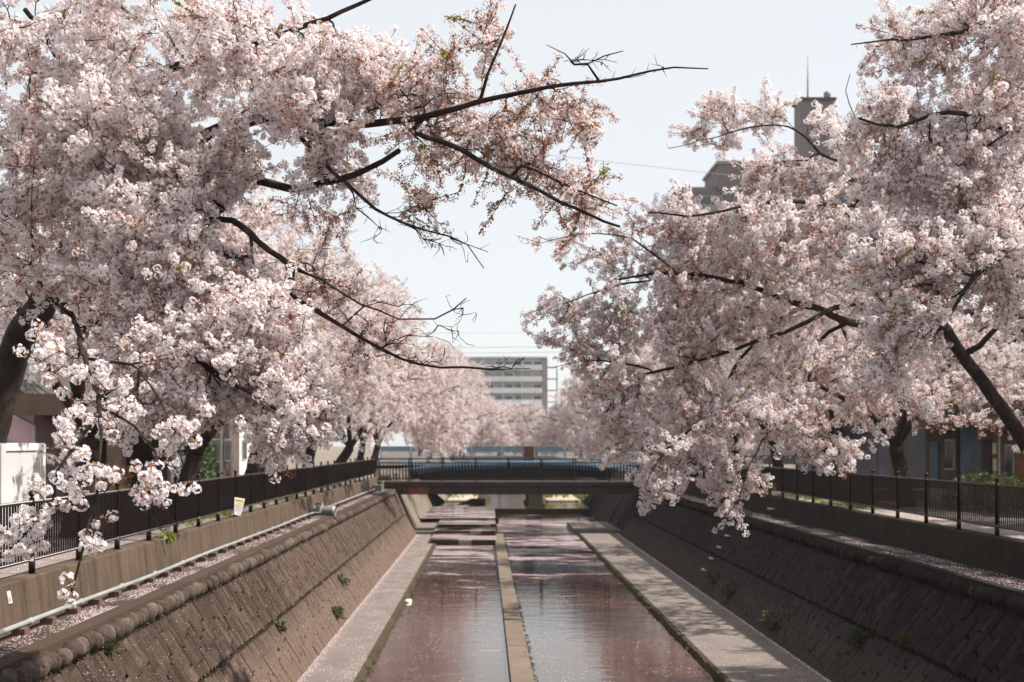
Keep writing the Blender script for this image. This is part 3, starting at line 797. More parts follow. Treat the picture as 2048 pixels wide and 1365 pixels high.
for (x0, x1, z0, z1) in ((31.5, 32.5, 31.8, 33.6), (33.0, 34.0, 31.8, 33.6)):
    q = MB(); q.box(x0, x1, 119.93, 119.99, z0, z1); g2 = MB(); g2.box(x0 + .1, x1 - .1, 119.9, 119.925, z0 + .1, z1 - .1); win(t, q, g2, M['taupe2'], M['glass'])
for fl in range(9):
    z0 = 1.2 + fl * 2.9
    q = MB(); q.box(20.0, 45, 116.9, 117.1, z0 - .3, z0 + .9); q.box(20.0, 45, 117.11, 117.98, z0 - .35, z0 - .2); q.build('balcony', M['taupe2'], t)
    for k in range(7):
        x = 20.6 + k * 3.4
        q = MB(); q.box(x, x + 2.2, 117.9, 117.98, z0 - .15, z0 + 1.95); g2 = MB(); g2.box(x + .08, x + 1.06, 117.85, 117.89, z0 - .1, z0 + 1.9); g2.box(x + 1.14, x + 2.12, 117.85, 117.89, z0 - .1, z0 + 1.9)
        win(t, q, g2, M['white'], M['glass'])
for (x, z) in ((24.6, 27.3),):
    q = MB(); q.box(x, x + 1.3, 117.5, 117.59, z, z + 1.4); g2 = MB(); g2.box(x + .15, x + 1.15, 117.46, 117.495, z + .15, z + 1.25); win(t, q, g2, M['white'], M['glass'])

# left bank buildings
t = thing('pink_house', 'pale pink gabled house behind the white panel on the left', 'house', (-16, 36, 0))
q = MB(); D = 33.0; xr = -12.55
q.add([(xr - 7, D, -.1), (xr, D, -.1), (xr, D, 2.75), (xr - 3.5, D, 6.0), (xr - 7, D, 2.75), (xr - 7, D + 9, -.1), (xr, D + 9, -.1), (xr, D + 9, 2.75), (xr - 3.5, D + 9, 6.0), (xr - 7, D + 9, 2.75)],
      [(0, 1, 2, 3, 4), (9, 8, 7, 6, 5), (1, 6, 7, 2), (0, 4, 9, 5), (2, 7, 8, 3), (3, 8, 9, 4)])
q.build('wall', M['pinkwall'], t)
q = MB()
for a, bb in (((xr + .55, 2.35), (xr - 3.5, 6.15)), ((xr - 7.5, 2.35), (xr - 3.5, 6.15))):
    q.add([(a[0], D - .0, a[1] + .05), (bb[0], D - .0, bb[1] + .02), (bb[0], D + 9.4, bb[1] + .02), (a[0], D + 9.4, a[1] + .05), (a[0], D - .0, a[1] + .2), (bb[0], D - .0, bb[1] + .2), (bb[0], D + 9.4, bb[1] + .2), (a[0], D + 9.4, a[1] + .2)],
          [(0, 1, 2, 3), (4, 5, 6, 7), (0, 1, 5, 4), (1, 2, 6, 5), (2, 3, 7, 6), (3, 0, 4, 7)])
q.build('roof', M['roof'], t)
q = MB(); q.tube([(xr + .06, D - .1, -.1), (xr + .06, D - .1, 2.4), (xr - .9, D - .1, 2.9), (xr - 1.1, D + .02, 2.95)], .05, 8); q.build('downpipe', M['white'], t)
q = MB(); q.box(xr - 4.2, xr - .55, D - .14, D - .06, .85, 1.9)
qq = q.build('reed_screen', M['bamboo'], t)
q = MB(); q.box(xr - 4.3, xr - .7, D - .20, D - .02, 1.92, 2.0)
for k in range(14): q.box(xr - 4.2 + k * .26, xr - 4.2 + k * .26 + .09, D - .2, D - .145, 1.86, 2.0)
q.build('screen_rail', M['greywall'], t)
q = MB(); q.box(xr - 8, xr + 0.2, D - .6, D - .4, -.1, .78); q.build('garden_wall', M['greywall'], t)

t = thing('panel_screen', 'tall white metal panel standing behind the left railing near the first tree', 'panel', (-8.3, 21, 0))
q = MB(); q.box(-8.42, -8.12, 19.95, 20.15, -.02, 1.90); q.build('end_panel', M['white'], t, bevel=.01)
q = MB(); q.box(-8.26, -8.16, 20.16, 21.8, .08, 1.86); q.build('side_panel', M['white'], t, bevel=.01)
q = MB(); q.box(-8.29, -8.13, 20.16, 21.9, 1.79, 1.92); q.build('top_rail', M['offwhite'], t)
q = MB(); q.box(-8.30, -8.12, 21.8, 21.93, -.02, 1.9); q.build('post', M['offwhite'], t)

t = thing('shelter', 'dark brown walkside shelter with a tall square pillar behind the left railing', 'shelter', (-10.5, 32, 0))
q = MB(); q.box(-13.0, -8.3, 32.2, 38, 2.75, 3.15); q.build('roof_slab', M['shelter'], t, bevel=.03)
q = MB(); q.box(-13.0, -8.2, 32.0, 32.19, 2.68, 3.25); q.build('fascia', M['shelter'], t)
for xx, yy in ((-10.15, 32.6), (-10.15, 37.2), (-12.6, 37.2)):
    q = MB(); q.box(xx - .20, xx + .20, yy - .20, yy + .20, -.02, 2.74); q.build('pillar', M['brownwall'], t)
q = MB(); q.box(-12.6, -10.4, 37.6, 37.8, 0, 2.7); q.build('back_wall', M['darkwall'], t)
for (nm, lb, x1, y0, y1, h, mt, g_) in (
        ('row_house', 'pale grey walled house behind the forked trunk, left bank', -14.5, 47, 57, 5.6, 'greywall', 0),
        ('row_house', 'dark walled house beyond the pale grey one, left bank', -14.2, 57.5, 68, 6.2, 'darkwall', 1),
        ('row_house', 'pale house last before the footbridge, left bank', -14.5, 69, 82, 6.0, 'offwhite', 2),
        ('row_house', 'dark house next to the pink one, left bank', -14.6, 42.5, 46.8, 4.6, 'darkwall', 3)):
    t = thing(nm, lb, 'house', (x1 - 4, (y0 + y1) / 2, 0))
    q = MB(); q.box(x1 - 8, x1, y0, y1, -.1, h); q.build('wall', M[mt], t)
    q = MB(); q.prism([(x1 + .5, h - .1), (x1 + .5, h + .08), (x1 - 4, h + 1.9), (x1 - 8.5, h + .08), (x1 - 8.5, h - .1), (x1 - 4, h + 1.7)], y0 - .4, y1 + .4); q.build('roof', M['roof'], t)
    k = y0 + 1.0
    while k < y1 - 1.6:
        for z in (1.0, 3.4):
            if z + 1.2 > h: continue
            q = MB(); q.box(x1 + .003, x1 + .06, k, k + 1.3, z, z + 1.2); g2 = MB(); g2.box(x1 + .061, x1 + .08, k + .07, k + .62, z + .07, z + 1.13); g2.box(x1 + .061, x1 + .08, k + .68, k + 1.23, z + .07, z + 1.13); win(t, q, g2, M['white'], M['glass'])
        k += 2.8
    if g_ == 0:
        q = MB(); q.box(x1 + .003, x1 + .08, y0 + 5.2, y0 + 6.6, -.1, .85); q.build('brick_base', M['orange'], t)
    q = MB(); q.box(x1 - 8.0, x1 - .02, y0 - .10, y0 - .003, h * .45, h * .48); q.build('front_band', M['roof'], t)
t = thing('utility_box', 'upright grey service box with four dark grilles beside the forked trunk', 'box', (-11.7, 60, 0))
q = MB(); q.box(-11.75, -10.95, 60.0, 60.7, -.02, 2.05); q.build('box_body', M['greywall'], t, bevel=.02)
for k in range(3):
    q = MB(); q.box(-11.55, -11.15, 59.97, 59.997, .45 + k * .5, .75 + k * .5); q.build('grille', M['roof'], t)
def pole(x, y, h, r, lb, mt='steel'):
    t = thing('pole', lb, 'pole', (x, y, 0)); q = MB(); q.tube([(x, y, -.02), (x, y, h * .5), (x, y, h)], [r, r * .9, r * .75], 10); q.build('shaft', M[mt], t)
    q = MB(); q.tube([(x, y, -.02), (x, y, .25)], r * 1.5, 10); q.build('foot', M[mt], t)
pole(-10.6, 47.3, 5.5, .06, 'slim pale steel pole left of the forked trunk on the left walkway')
pole(-8.9, 27.2, 3.6, .055, 'slim white pole between the white panel and the brown pillar', 'white')
pole(11.6, 52.0, 6.0, .07, 'slim pale pole among the trunks behind the right railing')

# right bank row: a long facade of small old houses, each a thing
XF = 18.2
def facade(lb, y0, y1, h, mt, setback=0.0, extras=()):
    t = thing('row_house', lb, 'house', (XF + 4, (y0 + y1) / 2, 0)); x = XF + setback
    q = MB(); q.box(x, x + 8, y0 + .02, y1 - .02, -.1, h); q.build('wall', M[mt], t)
    q = MB(); q.prism([(x - .7, h - .15), (x - .7, h + .06), (x + 4, h + 1.9), (x + 8.6, h + .06), (x + 8.6, h - .15), (x + 4, h + 1.65)], y0 + .01, y1 - .01); q.build('roof', M['roof'], t)
    q = MB(); q.add([(x - 1.1, y0 + .1, 2.55), (x - .02, y0 + .1, 3.0), (x - .02, y1 - .1, 3.0), (x - 1.1, y1 - .1, 2.55), (x - 1.1, y0 + .1, 2.67), (x - .02, y0 + .1, 3.12), (x - .02, y1 - .1, 3.12), (x - 1.1, y1 - .1, 2.67)],
        [(3, 2, 1, 0), (4, 5, 6, 7), (0, 1, 5, 4), (1, 2, 6, 5), (2, 3, 7, 6), (3, 0, 4, 7)]); q.build('awning', M['roof'], t)
    for (kind, ya, yb, za, zb, m2) in extras:
        q = MB(); q.box(x - .06, x - .003, ya, yb, za, zb)
        if kind == 'window':
            g2 = MB(); ym = (ya + yb) / 2; g2.box(x - .085, x - .061, ya + .06, ym - .03, za + .06, zb - .06); g2.box(x - .085, x - .061, ym + .03, yb - .06, za + .06, zb - .06); win(t, q, g2, M['white'], M['glass'])
        else: q.build(kind, M[m2], t)
    return t
facade('old brown house with an orange door and pale meter boxes on the right bank', 40.0, 44.6, 5.6, 'brownwall', 0, (('door', 40.4, 41.3, 0, 2.0, 'orange'), ('window', 41.6, 42.3, .7, 1.9, ''), ('meter_box', 43.0, 43.35, 1.55, 1.95, 'cream'), ('meter_box', 43.0, 43.3, .95, 1.4, 'cream'), ('dark_panel', 43.5, 44.3, 0, 2.1, 'roof'), ('downpipe', 42.7, 42.82, 0, 3, 'steel')))
facade('narrow blue walled house on the right bank', 44.7, 46.7, 5.9, 'bluewall', .1, (('door', 45.4, 46.0, 0, 1.0, 'brownwall'),))
facade('dark house with a white framed window on the right bank', 46.8, 50.2, 5.2, 'darkwall', 0, (('window', 46.95, 47.9, .9, 2.1, ''), ('door', 48.6, 49.5, 0, 2.0, 'bluewall')))
facade('slate grey shuttered house on the right bank', 52.2, 61.0, 6.0, 'slate', -1.2, (('shutter', 52.6, 55.6, 0, 2.4, 'slate'), ('shutter', 56.4, 59.6, 0, 2.4, 'slate'), ('window', 53, 55, 3.4, 4.6, ''), ('window', 57, 59, 3.4, 4.6, '')))
facade('light blue gabled house beyond the shuttered one on the right bank', 61.2, 70, 6.4, 'bluewall', -.4, (('window', 62, 64, 1.0, 2.2, ''), ('window', 65.5, 67.5, 1, 2.2, '')))
facade('dark brown house nearest on the right bank', 31.0, 39.8, 5.4, 'darkwall', .2, (('window', 33, 35, .9, 2.1, ''), ('window', 36, 38, .9, 2.1, '')))
t = thing('gate_pillar', 'pale concrete pillar between the trunks on the right bank', 'pillar', (14.7, 43, 0))
q = MB(); q.box(14.45, 15.0, 43.0, 43.5, -.02, 3.4); q.build('shaft', M['abut'], t); q = MB(); q.box(14.4, 15.05, 42.95, 43.55, 3.405, 3.55); q.build('cap', M['shelter'], t)
q = MB()
for k in range(5): pass
t = thing('low_wall', 'low white block wall behind the right railing', 'wall', (14.9, 30, 0))
y = 22.0
while y < 40:
    q = MB(); q.box(14.8, 15.0, y, y + .78, -.02, .42); q.build('block', M['white'], t, bevel=.01); y += .8

# ------------------------------------------------------------------ wires
def wire(a, b_, sag, r, lb):
    q = MB(); a = Vector(a); b_ = Vector(b_); pts = []
    for i in range(25):
        u = i / 24; p = a.lerp(b_, u); p.z -= sag * 4 * u * (1 - u); pts.append(p)
    q.tube(pts, r, 4); o = q.build('power_line', M['wire']); tag(o, lb, 'power line', 'power lines over the canal')
wire(P(-400, 100, 112), P(1700, 375, 113), 0.8, .022, 'thin power line sloping down to the brown tower block')
wire(P(-200, 655, 200), P(2300, 640, 200), 1.5, .022, 'uppermost of the thin power lines above the far apartment block')
wire(P(-200, 688, 200), P(2300, 665, 200), 1.5, .035, 'middle one of the power lines above the far apartment block')
wire(P(-200, 700, 200), P(2300, 675, 200), 1.5, .035, 'lowest of the power lines above the far apartment block')

# ------------------------------------------------------------------ small plants
def leaf_ball(name, lb, cat, c, rad, n, mat, size, stems=6, group=None, droop=0.0):
    t = thing(name, lb, cat, (c[0], c[1], c[2]), group)
    rnd = random.Random(hash((round(c[0], 2), round(c[1], 2))) & 0xffff)
    V = []; Fc = []
    for i in range(n):
        u = rnd.random() ** .45; a = rnd.uniform(0, 6.283); cz = rnd.uniform(-.2, 1)
        sxy = math.sqrt(max(0, 1 - cz * cz)) * u
        p = Vector((rad[0] * sxy * math.cos(a), rad[1] * sxy * math.sin(a), rad[2] * max(.03, cz * u + .25)))
        if noise.noise(p * (1.6 / max(rad)) + Vector((c[1], 0, 0))) < -.22: continue
        d = (p + Vector((rnd.uniform(-.4, .4), rnd.uniform(-.4, .4), rnd.uniform(-.3, .5) - droop)) * max(rad)).normalized(); sd_ = d.orthogonal().normalized()
        sd_.rotate(Matrix.Rotation(rnd.uniform(0, 6.28), 3, d)); s = size * rnd.uniform(.6, 1.3)
        o = len(V); V += [p, p + d * s * .5 + sd_ * s * .22, p + d * s, p + d * s * .5 - sd_ * s * .22]; Fc.append((o, o + 1, o + 2, o + 3))
    raw('leaves', [tuple(v) for v in V], Fc, mat, 'stuff', t)
    q = MB()
    for k in range(stems):
        a = rnd.uniform(0, 6.28); e = Vector((rad[0] * .6 * math.cos(a), rad[1] * .6 * math.sin(a), rad[2] * rnd.uniform(.5, .9)))
        q.tube([Vector(c) + Vector((0, 0, -.03)), Vector(c) + e * .5 + Vector((0, 0, .05)), Vector(c) + e], [.02, .012, .005], 4)
    q.build('stems', M['twig'], t)
leaf_ball('green_shrub', 'dense dark green shrub right of the brown shelter pillar', 'shrub', (-9.0, 36.0, 0), (.9, .9, 2.1), 2600, M['bush'], .17, droop=.5)
leaf_ball('green_shrub', 'small green shrub left of the brown pillar under the shelter', 'shrub', (-10.9, 34.0, 0), (.8, .7, 1.2), 1200, M['bush'], .12)
leaf_ball('red_shrub', 'orange and red leaved shrub in front of the brown pillar', 'shrub', (-9.2, 29.8, 0), (1.0, .9, 1.15), 1500, M['nandina'], .10)
leaf_ball('hedge', 'clipped dark green hedge behind the right railing', 'hedge', (14.2, 24.5, 0), (.9, 4.6, 1.0), 9000, M['bush'], .12, 10)
leaf_ball('hedge', 'low green hedge further along behind the right railing', 'hedge', (14.0, 33.5, 0), (.8, 3.0, .9), 5000, M['bush'], .12, 8)
def wall_pt(side, y, s): p, d, nr, L = wall_frame(side, y, s); return p + nr * .04
WL = 'weeds rooted in the joints of the canal walls'
for (side, px_, py_, r, lb) in ((1, 1430, 1168, .28, 'green weed clump below the step irons on the right wall'), (1, 1465, 1195, .30, 'leafy weed tuft second below the step irons, right wall'), (1, 1550, 1262, .36, 'largest dark weed clump low on the right wall'), (1, 1810, 1290, .12, 'tiny weed low on the right wall near the frame edge'), (1, 1722, 1292, .2, 'brownish weed between two larger ones on the right wall'),
        (-1, 672, 1238, .20, 'bright green weed tuft low on the left wall near the path'), (-1, 683, 1172, .20, 'yellow green weed on the mid joint of the left wall'), (-1, 556, 1262, .13, 'small pale weed on the mid joint, nearer on the left wall'), (-1, 211, 1306, .10, 'little green weed just under the left cap stones')):
    ratio = (px_ - VX) / (py_ - VY); Wd = LW if side < 0 else RW
    # where the sight line meets the wall face
    (tx, tz), (bx, bz) = Wd['top'], Wd['base']; ht, hb = EYE - tz, EYE - bz
    m_ = (bx - tx) / (hb - ht); h = (tx - m_ * ht) / (ratio - m_); X = ratio * h; D = F * X / (px_ - VX)
    leaf_ball('weed_clump', lb, 'weed', (X - side * .03, D, EYE - h), (r, r, r * 1.3), int(260 * (r / .25) + 60), M['weed'], .10, 3, WL, .5)
def tufts(name, lb, pts, mat, hgt, n):
    V = []; Fc = []; rnd = random.Random(len(pts))
    for p in pts:
        for k in range(n):
            a = rnd.uniform(0, 6.28); l = hgt * rnd.uniform(.4, 1.2); d = Vector((math.cos(a) * .5, math.sin(a) * .5, 1)).normalized(); s = Vector((-math.sin(a), math.cos(a), 0)) * .012
            b0 = Vector(p) + Vector((rnd.uniform(-.08, .08), rnd.uniform(-.12, .12), 0)); o = len(V)
            V += [b0 - s, b0 + s, b0 + d * l * .6 + s * .7, b0 + d * l + Vector((d.x, d.y, -.4)) * l * .3]; Fc.append((o, o + 1, o + 2, o + 3))
    o = raw(name, [tuple(v) for v in V], Fc, mat, 'stuff'); tag(o, lb, 'grass')
rnd = random.Random(21)
tufts('edge_grass', 'thin green grass along the path edges and the divider', [(divx(y) + .27, y, Z(5.2)) for y in [rnd.uniform(20, 69) for _ in range(160)]] + [(RPE + rnd.uniform(-.02, .12), y, H_PATH - .05) for y in [rnd.uniform(24, 70) for _ in range(90)]] + [(LPE + rnd.uniform(-.1, .05), y, H_PATH - .06) for y in [rnd.uniform(20, 69) for _ in range(70)]], M['weed'], .09, 9)
tufts('wall_moss', 'short yellow green moss and weeds along the joints under the cap stones', [tuple(wall_pt(-1, y, rnd.uniform(.02, .10))) for y in [rnd.uniform(14, 40) for _ in range(170)]] + [tuple(wall_pt(-1, y, rnd.uniform(1.32, 1.40))) for y in [rnd.uniform(22, 66) for _ in range(60)]] + [tuple(wall_pt(1, y, rnd.uniform(1.2, 2.6))) for y in [rnd.uniform(22, 60) for _ in range(40)]], M['weed'], .05, 6)
tufts('bank_grass', 'green and yellow grass on the bank beyond the road bridge', [(rnd.uniform(-3.8, 0), rnd.uniform(104, 125), Z(4.65)) for _ in range(90)] + [(rnd.uniform(4.5, 8.5), rnd.uniform(104, 125), Z(4.65)) for _ in range(140)], M['green'], .55, 12)
tufts('kerb_grass', 'patches of grass behind the railings at the foot of the fence', [(-6.98 - rnd.random() * .5, rnd.uniform(26, 62), 0) for _ in range(170)] + [(10.75 + rnd.random() * .6, rnd.uniform(34, 60), 0) for _ in range(170)], M['green'], .13, 10)
leaf_ball('weed_clump', 'yellow tuft hanging over the left parapet below the railing', 'weed', (-6.60, 24.5, -.02), (.14, .3, .14), 160, M['green'], .13, 3, WL, 1.0)
t = MB(); t.sphere((LPE + .12, F * 5.25 / (1202 - VY) , H_WAT + .03), .095, 0, 10, 7, (1.3, 1, .8))
rnd = random.Random(2)
t.v = [tuple(c + rnd.uniform(-.025, .025) for c in v) for v in t.v]
o = t.build('plastic_bag', M['cloth']); tag(o, 'small crumpled white bag caught at the edge of the left path', 'bag')

# ------------------------------------------------------------------ fallen petals
def petals(name, lb, n, fn, size=0.013, cat='petals'):
    rs = np.random.RandomState(n % 1000)
    c = np.array([fn(rs) for _ in range(n)], dtype=np.float32)
    a = rs.uniform(0, 6.283, n); s = size * rs.uniform(.6, 1.3, n); tl = rs.uniform(-.35, .35, (n, 2))
    out = np.zeros((n, 4, 3), np.float32)
    for k, (u, v_) in enumerate(((-1, 0), (0, -.7), (1, 0), (0, .7))):
        dx = (u * np.cos(a) - v_ * np.sin(a)) * s; dy = (u * np.sin(a) + v_ * np.cos(a)) * s
        out[:, k, 0] = c[:, 0] + dx; out[:, k, 1] = c[:, 1] + dy; out[:, k, 2] = c[:, 2] + dx * tl[:, 0] + dy * tl[:, 1] + .006
    o = raw(name, out.reshape(-1, 3), np.arange(n * 4).reshape(n, 4), M['fallen'], 'stuff'); tag(o, lb, cat)
def clump(f, sc=1.1, th=0.0):
    def g_(rs):
        for _ in range(12):
            p = f(rs)
            if noise.noise(Vector((p[0] * sc * 1.6, p[1] * sc * .8, 3))) > th + rs.uniform(-.35, .25): return p
        return p
    return g_
def near_y(rs, a, b_, k=1.6): return a + (b_ - a) * rs.random_sample() ** k
petals('fallen_petals', 'drift of pale fallen petals on the sunlit left ledge', 15000, clump(lambda r: (-5.88 - .42 * r.random_sample() ** 1.2, near_y(r, 12, 69), Z(2.555))))
petals('fallen_petals', 'fallen petals on the shaded right ledge', 14000, clump(lambda r: (9.25 + .75 * r.random_sample(), near_y(r, 18, 69), Z(2.535))))
petals('fallen_petals', 'pink line of petals along the foot of the left wall', 9000, lambda r: (-4.22 + abs(r.normal(0, .09)), near_y(r, 20, 69, 1.2), H_PATH), .015)
petals('fallen_petals', 'pink line of petals along the foot of the right wall', 9000, lambda r: (7.46 - abs(r.normal(0, .05)), near_y(r, 20, 70, 1.2), H_PATH), .015)
petals('fallen_petals', 'scattered petals over the two canal paths', 12000, clump(lambda r: ((-4.1 + 1.1 * r.random_sample()) if r.random_sample() < .7 else (5.3 + 2 * r.random_sample()), near_y(r, 22, 69, 1.3), H_PATH)), .013)
petals('floating_petals', 'loose petals floating on the canal water', 6000, clump(lambda r: (LPE + .1 + 7.7 * r.random_sample() if False else (-2.7 + 7.6 * r.random_sample()), near_y(r, 24, 63, 1.2), H_WAT + .001), .6, .05), .014)
petals('fallen_petals', 'petals lying on the walkways behind the railings', 14000, lambda r: ((-9.6 + 2.6 * r.random_sample()) if r.random_sample() < .6 else (10.8 + 3 * r.random_sample()), near_y(r, 16, 66), .002), .015)
petals('fallen_petals', 'flecks of petals caught on the left stone wall', 2600, lambda r: (lambda s, y: tuple(wall_pt(-1, y, s)))(r.uniform(.1, 2.6), near_y(r, 16, 60)), .012)

# ------------------------------------------------------------------ blossom sprays (instanced inside each crown)
def spray_mesh(name, seed, L, n_cl, n_fl, r_cl, calyx, leaves, leafmat, pmat):
    rnd = random.Random(seed)
    V = []; Fc = []; Mi = []
    def addf(vs, fs, mi):
        o = len(V); V.extend(vs)
        for f in fs: Fc.append(tuple(i + o for i in f)); Mi.append(mi)
    # slots: 0 twig 1 petal 2 heart 3 calyx 4 leaf
    bend = Vector((rnd.uniform(-.15, .15), rnd.uniform(-.15, .15), 0))
    tw = [Vector((0, 0, 0)) + bend * (t * t) * L + Vector((0, 0, t * L)) for t in (0, .33, .66, 1.0)]
    rr = [.0052, .0045, .0036, .0025]
    vs = []
    for p, r in zip(tw, rr): vs += [p + Vector((r * math.cos(a), r * math.sin(a), 0)) for a in (0, 2.094, 4.189)]
    addf(vs, [(i * 3 + k, i * 3 + (k + 1) % 3, i * 3 + 3 + (k + 1) % 3, i * 3 + 3 + k) for i in range(3) for k in range(3)], 0)
    def on(t): i = min(int(t * 3), 2); return tw[i].lerp(tw[i + 1], t * 3 - i)
    def rdir(): 
        z = rnd.uniform(-1, 1); a = rnd.uniform(0, 6.283); s = math.sqrt(1 - z * z); return Vector((s * math.cos(a), s * math.sin(a), z))
    def flower(c, n, r):
        n = n.normalized(); u = n.orthogonal().normalized(); v = n.cross(u); a0 = rnd.uniform(0, 6.28)
        for k in range(5):
            a = a0 + k * 1.2566; d = u * math.cos(a) + v * math.sin(a); sdv = n.cross(d)
            tip = c + d * r + n * r * rnd.uniform(.05, .45); md = c + d * r * .58 + n * r * .12
            addf([c + d * r * .08, md + sdv * r * .40, tip + sdv * r * .16, tip - sdv * r * .16, md - sdv * r * .40], [(0, 1, 2, 3, 4)], 1)
        q = r * .25; h = n * r * .13
        addf([c + h + (u * math.cos(b) + v * math.sin(b)) * q for b in (0, 2.094, 4.189)], [(0, 1, 2)], 2)
    for i in range(n_cl):
        t = min(1.0, (i + rnd.uniform(.2, 1.1)) / n_cl)
        sp = Vector((rnd.gauss(0, 1), rnd.gauss(0, 1), rnd.uniform(-.2, .7))).normalized() * rnd.uniform(.02, .075) * (1 if t < .95 else .4)
        c = on(t) + sp
        b0 = on(max(0, t - .02)); sdv = (c - b0).orthogonal().normalized() * .0022
        addf([b0 - sdv, b0 + sdv, c], [(0, 1, 2)], 0)
        is_cal = rnd.random() < calyx
        rc = r_cl * rnd.uniform(.8, 1.2)
        for k in range(n_fl):
            d = rdir(); e = c + d * rc * rnd.uniform(.75, 1.05); sdv = d.orthogonal().normalized() * .0016
            addf([c - sdv, c + sdv, e], [(0, 1, 2)], 3)
            if is_cal and rnd.random() < .82:
                # petals gone: the little red star of sepals
                u = d.orthogonal().normalized(); v = d.cross(u); q = rnd.uniform(.007, .011)
                addf([e - d * .006, e + (u * q + d * .004), e + v * q + d * .004, e - u * q + d * .004, e - v * q + d * .004], [(0, 1, 2), (0, 2, 3), (0, 3, 4), (0, 4, 1)], 3)
            else: flower(e, d + rdir() * .35, rnd.uniform(.0155, .0195))
    for i in range(leaves):
        c = on(rnd.uniform(.15, 1)); d = (rdir() + Vector((0, 0, .6))).normalized(); sdv = d.orthogonal().normalized(); l = rnd.uniform(.03, .06)
        addf([c, c + d * l * .5 + sdv * l * .26, c + d * l, c + d * l * .5 - sdv * l * .26], [(0, 1, 2), (0, 2, 3)], 4)
    me = bpy.data.meshes.new(name); me.from_pydata([tuple(v) for v in V], [], Fc)
    for m in (M['twig'], pmat, M['heart'], M['calyx'], leafmat): me.materials.append(m)
    me.polygons.foreach_set('material_index', Mi); me.update()
    return bpy.data.objects.new(name, me)          # never linked to the scene: only the crowns draw it
SPR = []
for k in range(6): SPR.append(spray_mesh('spray', 100 + k, .42, 7, 19, .047, .04, 3, M['bronze'], M['petal']))            # 0-5 full bloom
for k in range(4): SPR.append(spray_mesh('spray', 200 + k, .42, 7, 14, .045, .42, 10, M['bronze'], M['petal_p']))           # 6-9 half over
for k in range(3): SPR.append(spray_mesh('spray', 300 + k, .42, 7, 8, .042, .92, 14, M['bronze'], M['petal_p']))           # 10-12 red calyxes
for k in range(2): SPR.append(spray_mesh('spray', 400 + k, .36, 4, 6, .042, .6, 26, M['green'], M['petal_p']))             # 13-14 young leaves
for k in range(3): SPR.append(spray_mesh('spray', 500 + k, .20, 2 + k % 2, 24, .050, .0, 2, M['bronze'], M['petal']))             # 15-17 tight pompoms
KIND = {'p': (15, 18), 'd': (0, 6), 'h': (6, 10), 'c': (10, 13), 'l': (13, 15)}
ng = bpy.data.node_groups.new('blossom_crown', 'GeometryNodeTree')
ng.interface.new_socket('Geometry', in_out='INPUT', socket_type='NodeSocketGeometry')
ng.interface.new_socket('Geometry', in_out='OUTPUT', socket_type='NodeSocketGeometry')
gi = ng.nodes.new('NodeGroupInput'); go = ng.nodes.new('NodeGroupOutput')
ti = ng.nodes.new('GeometryNodeGeometryToInstance')
for o in reversed(SPR):
    oi = ng.nodes.new('GeometryNodeObjectInfo'); oi.inputs['Object'].default_value = o; oi.inputs['As Instance'].default_value = False
    ng.links.new(oi.outputs['Geometry'], ti.inputs[0])
iop = ng.nodes.new('GeometryNodeInstanceOnPoints'); iop.inputs['Pick Instance'].default_value = True
def nattr(nm, ty):
    x = ng.nodes.new('GeometryNodeInputNamedAttribute'); x.data_type = ty; x.inputs['Name'].default_value = nm
    return [s for s in x.outputs if s.enabled and s.name == 'Attribute'][0]
e2r = ng.nodes.new('FunctionNodeEulerToRotation'); ng.links.new(nattr('rot', 'FLOAT_VECTOR'), e2r.inputs[0])
ng.links.new(gi.outputs[0], iop.inputs['Points']); ng.links.new(ti.outputs[0], iop.inputs['Instance'])
ng.links.new(nattr('pick', 'INT'), iop.inputs['Instance Index']); ng.links.new(e2r.outputs[0], iop.inputs['Rotation']); ng.links.new(nattr('size', 'FLOAT'), iop.inputs['Scale'])
ng.links.new(iop.outputs[0], go.inputs[0])

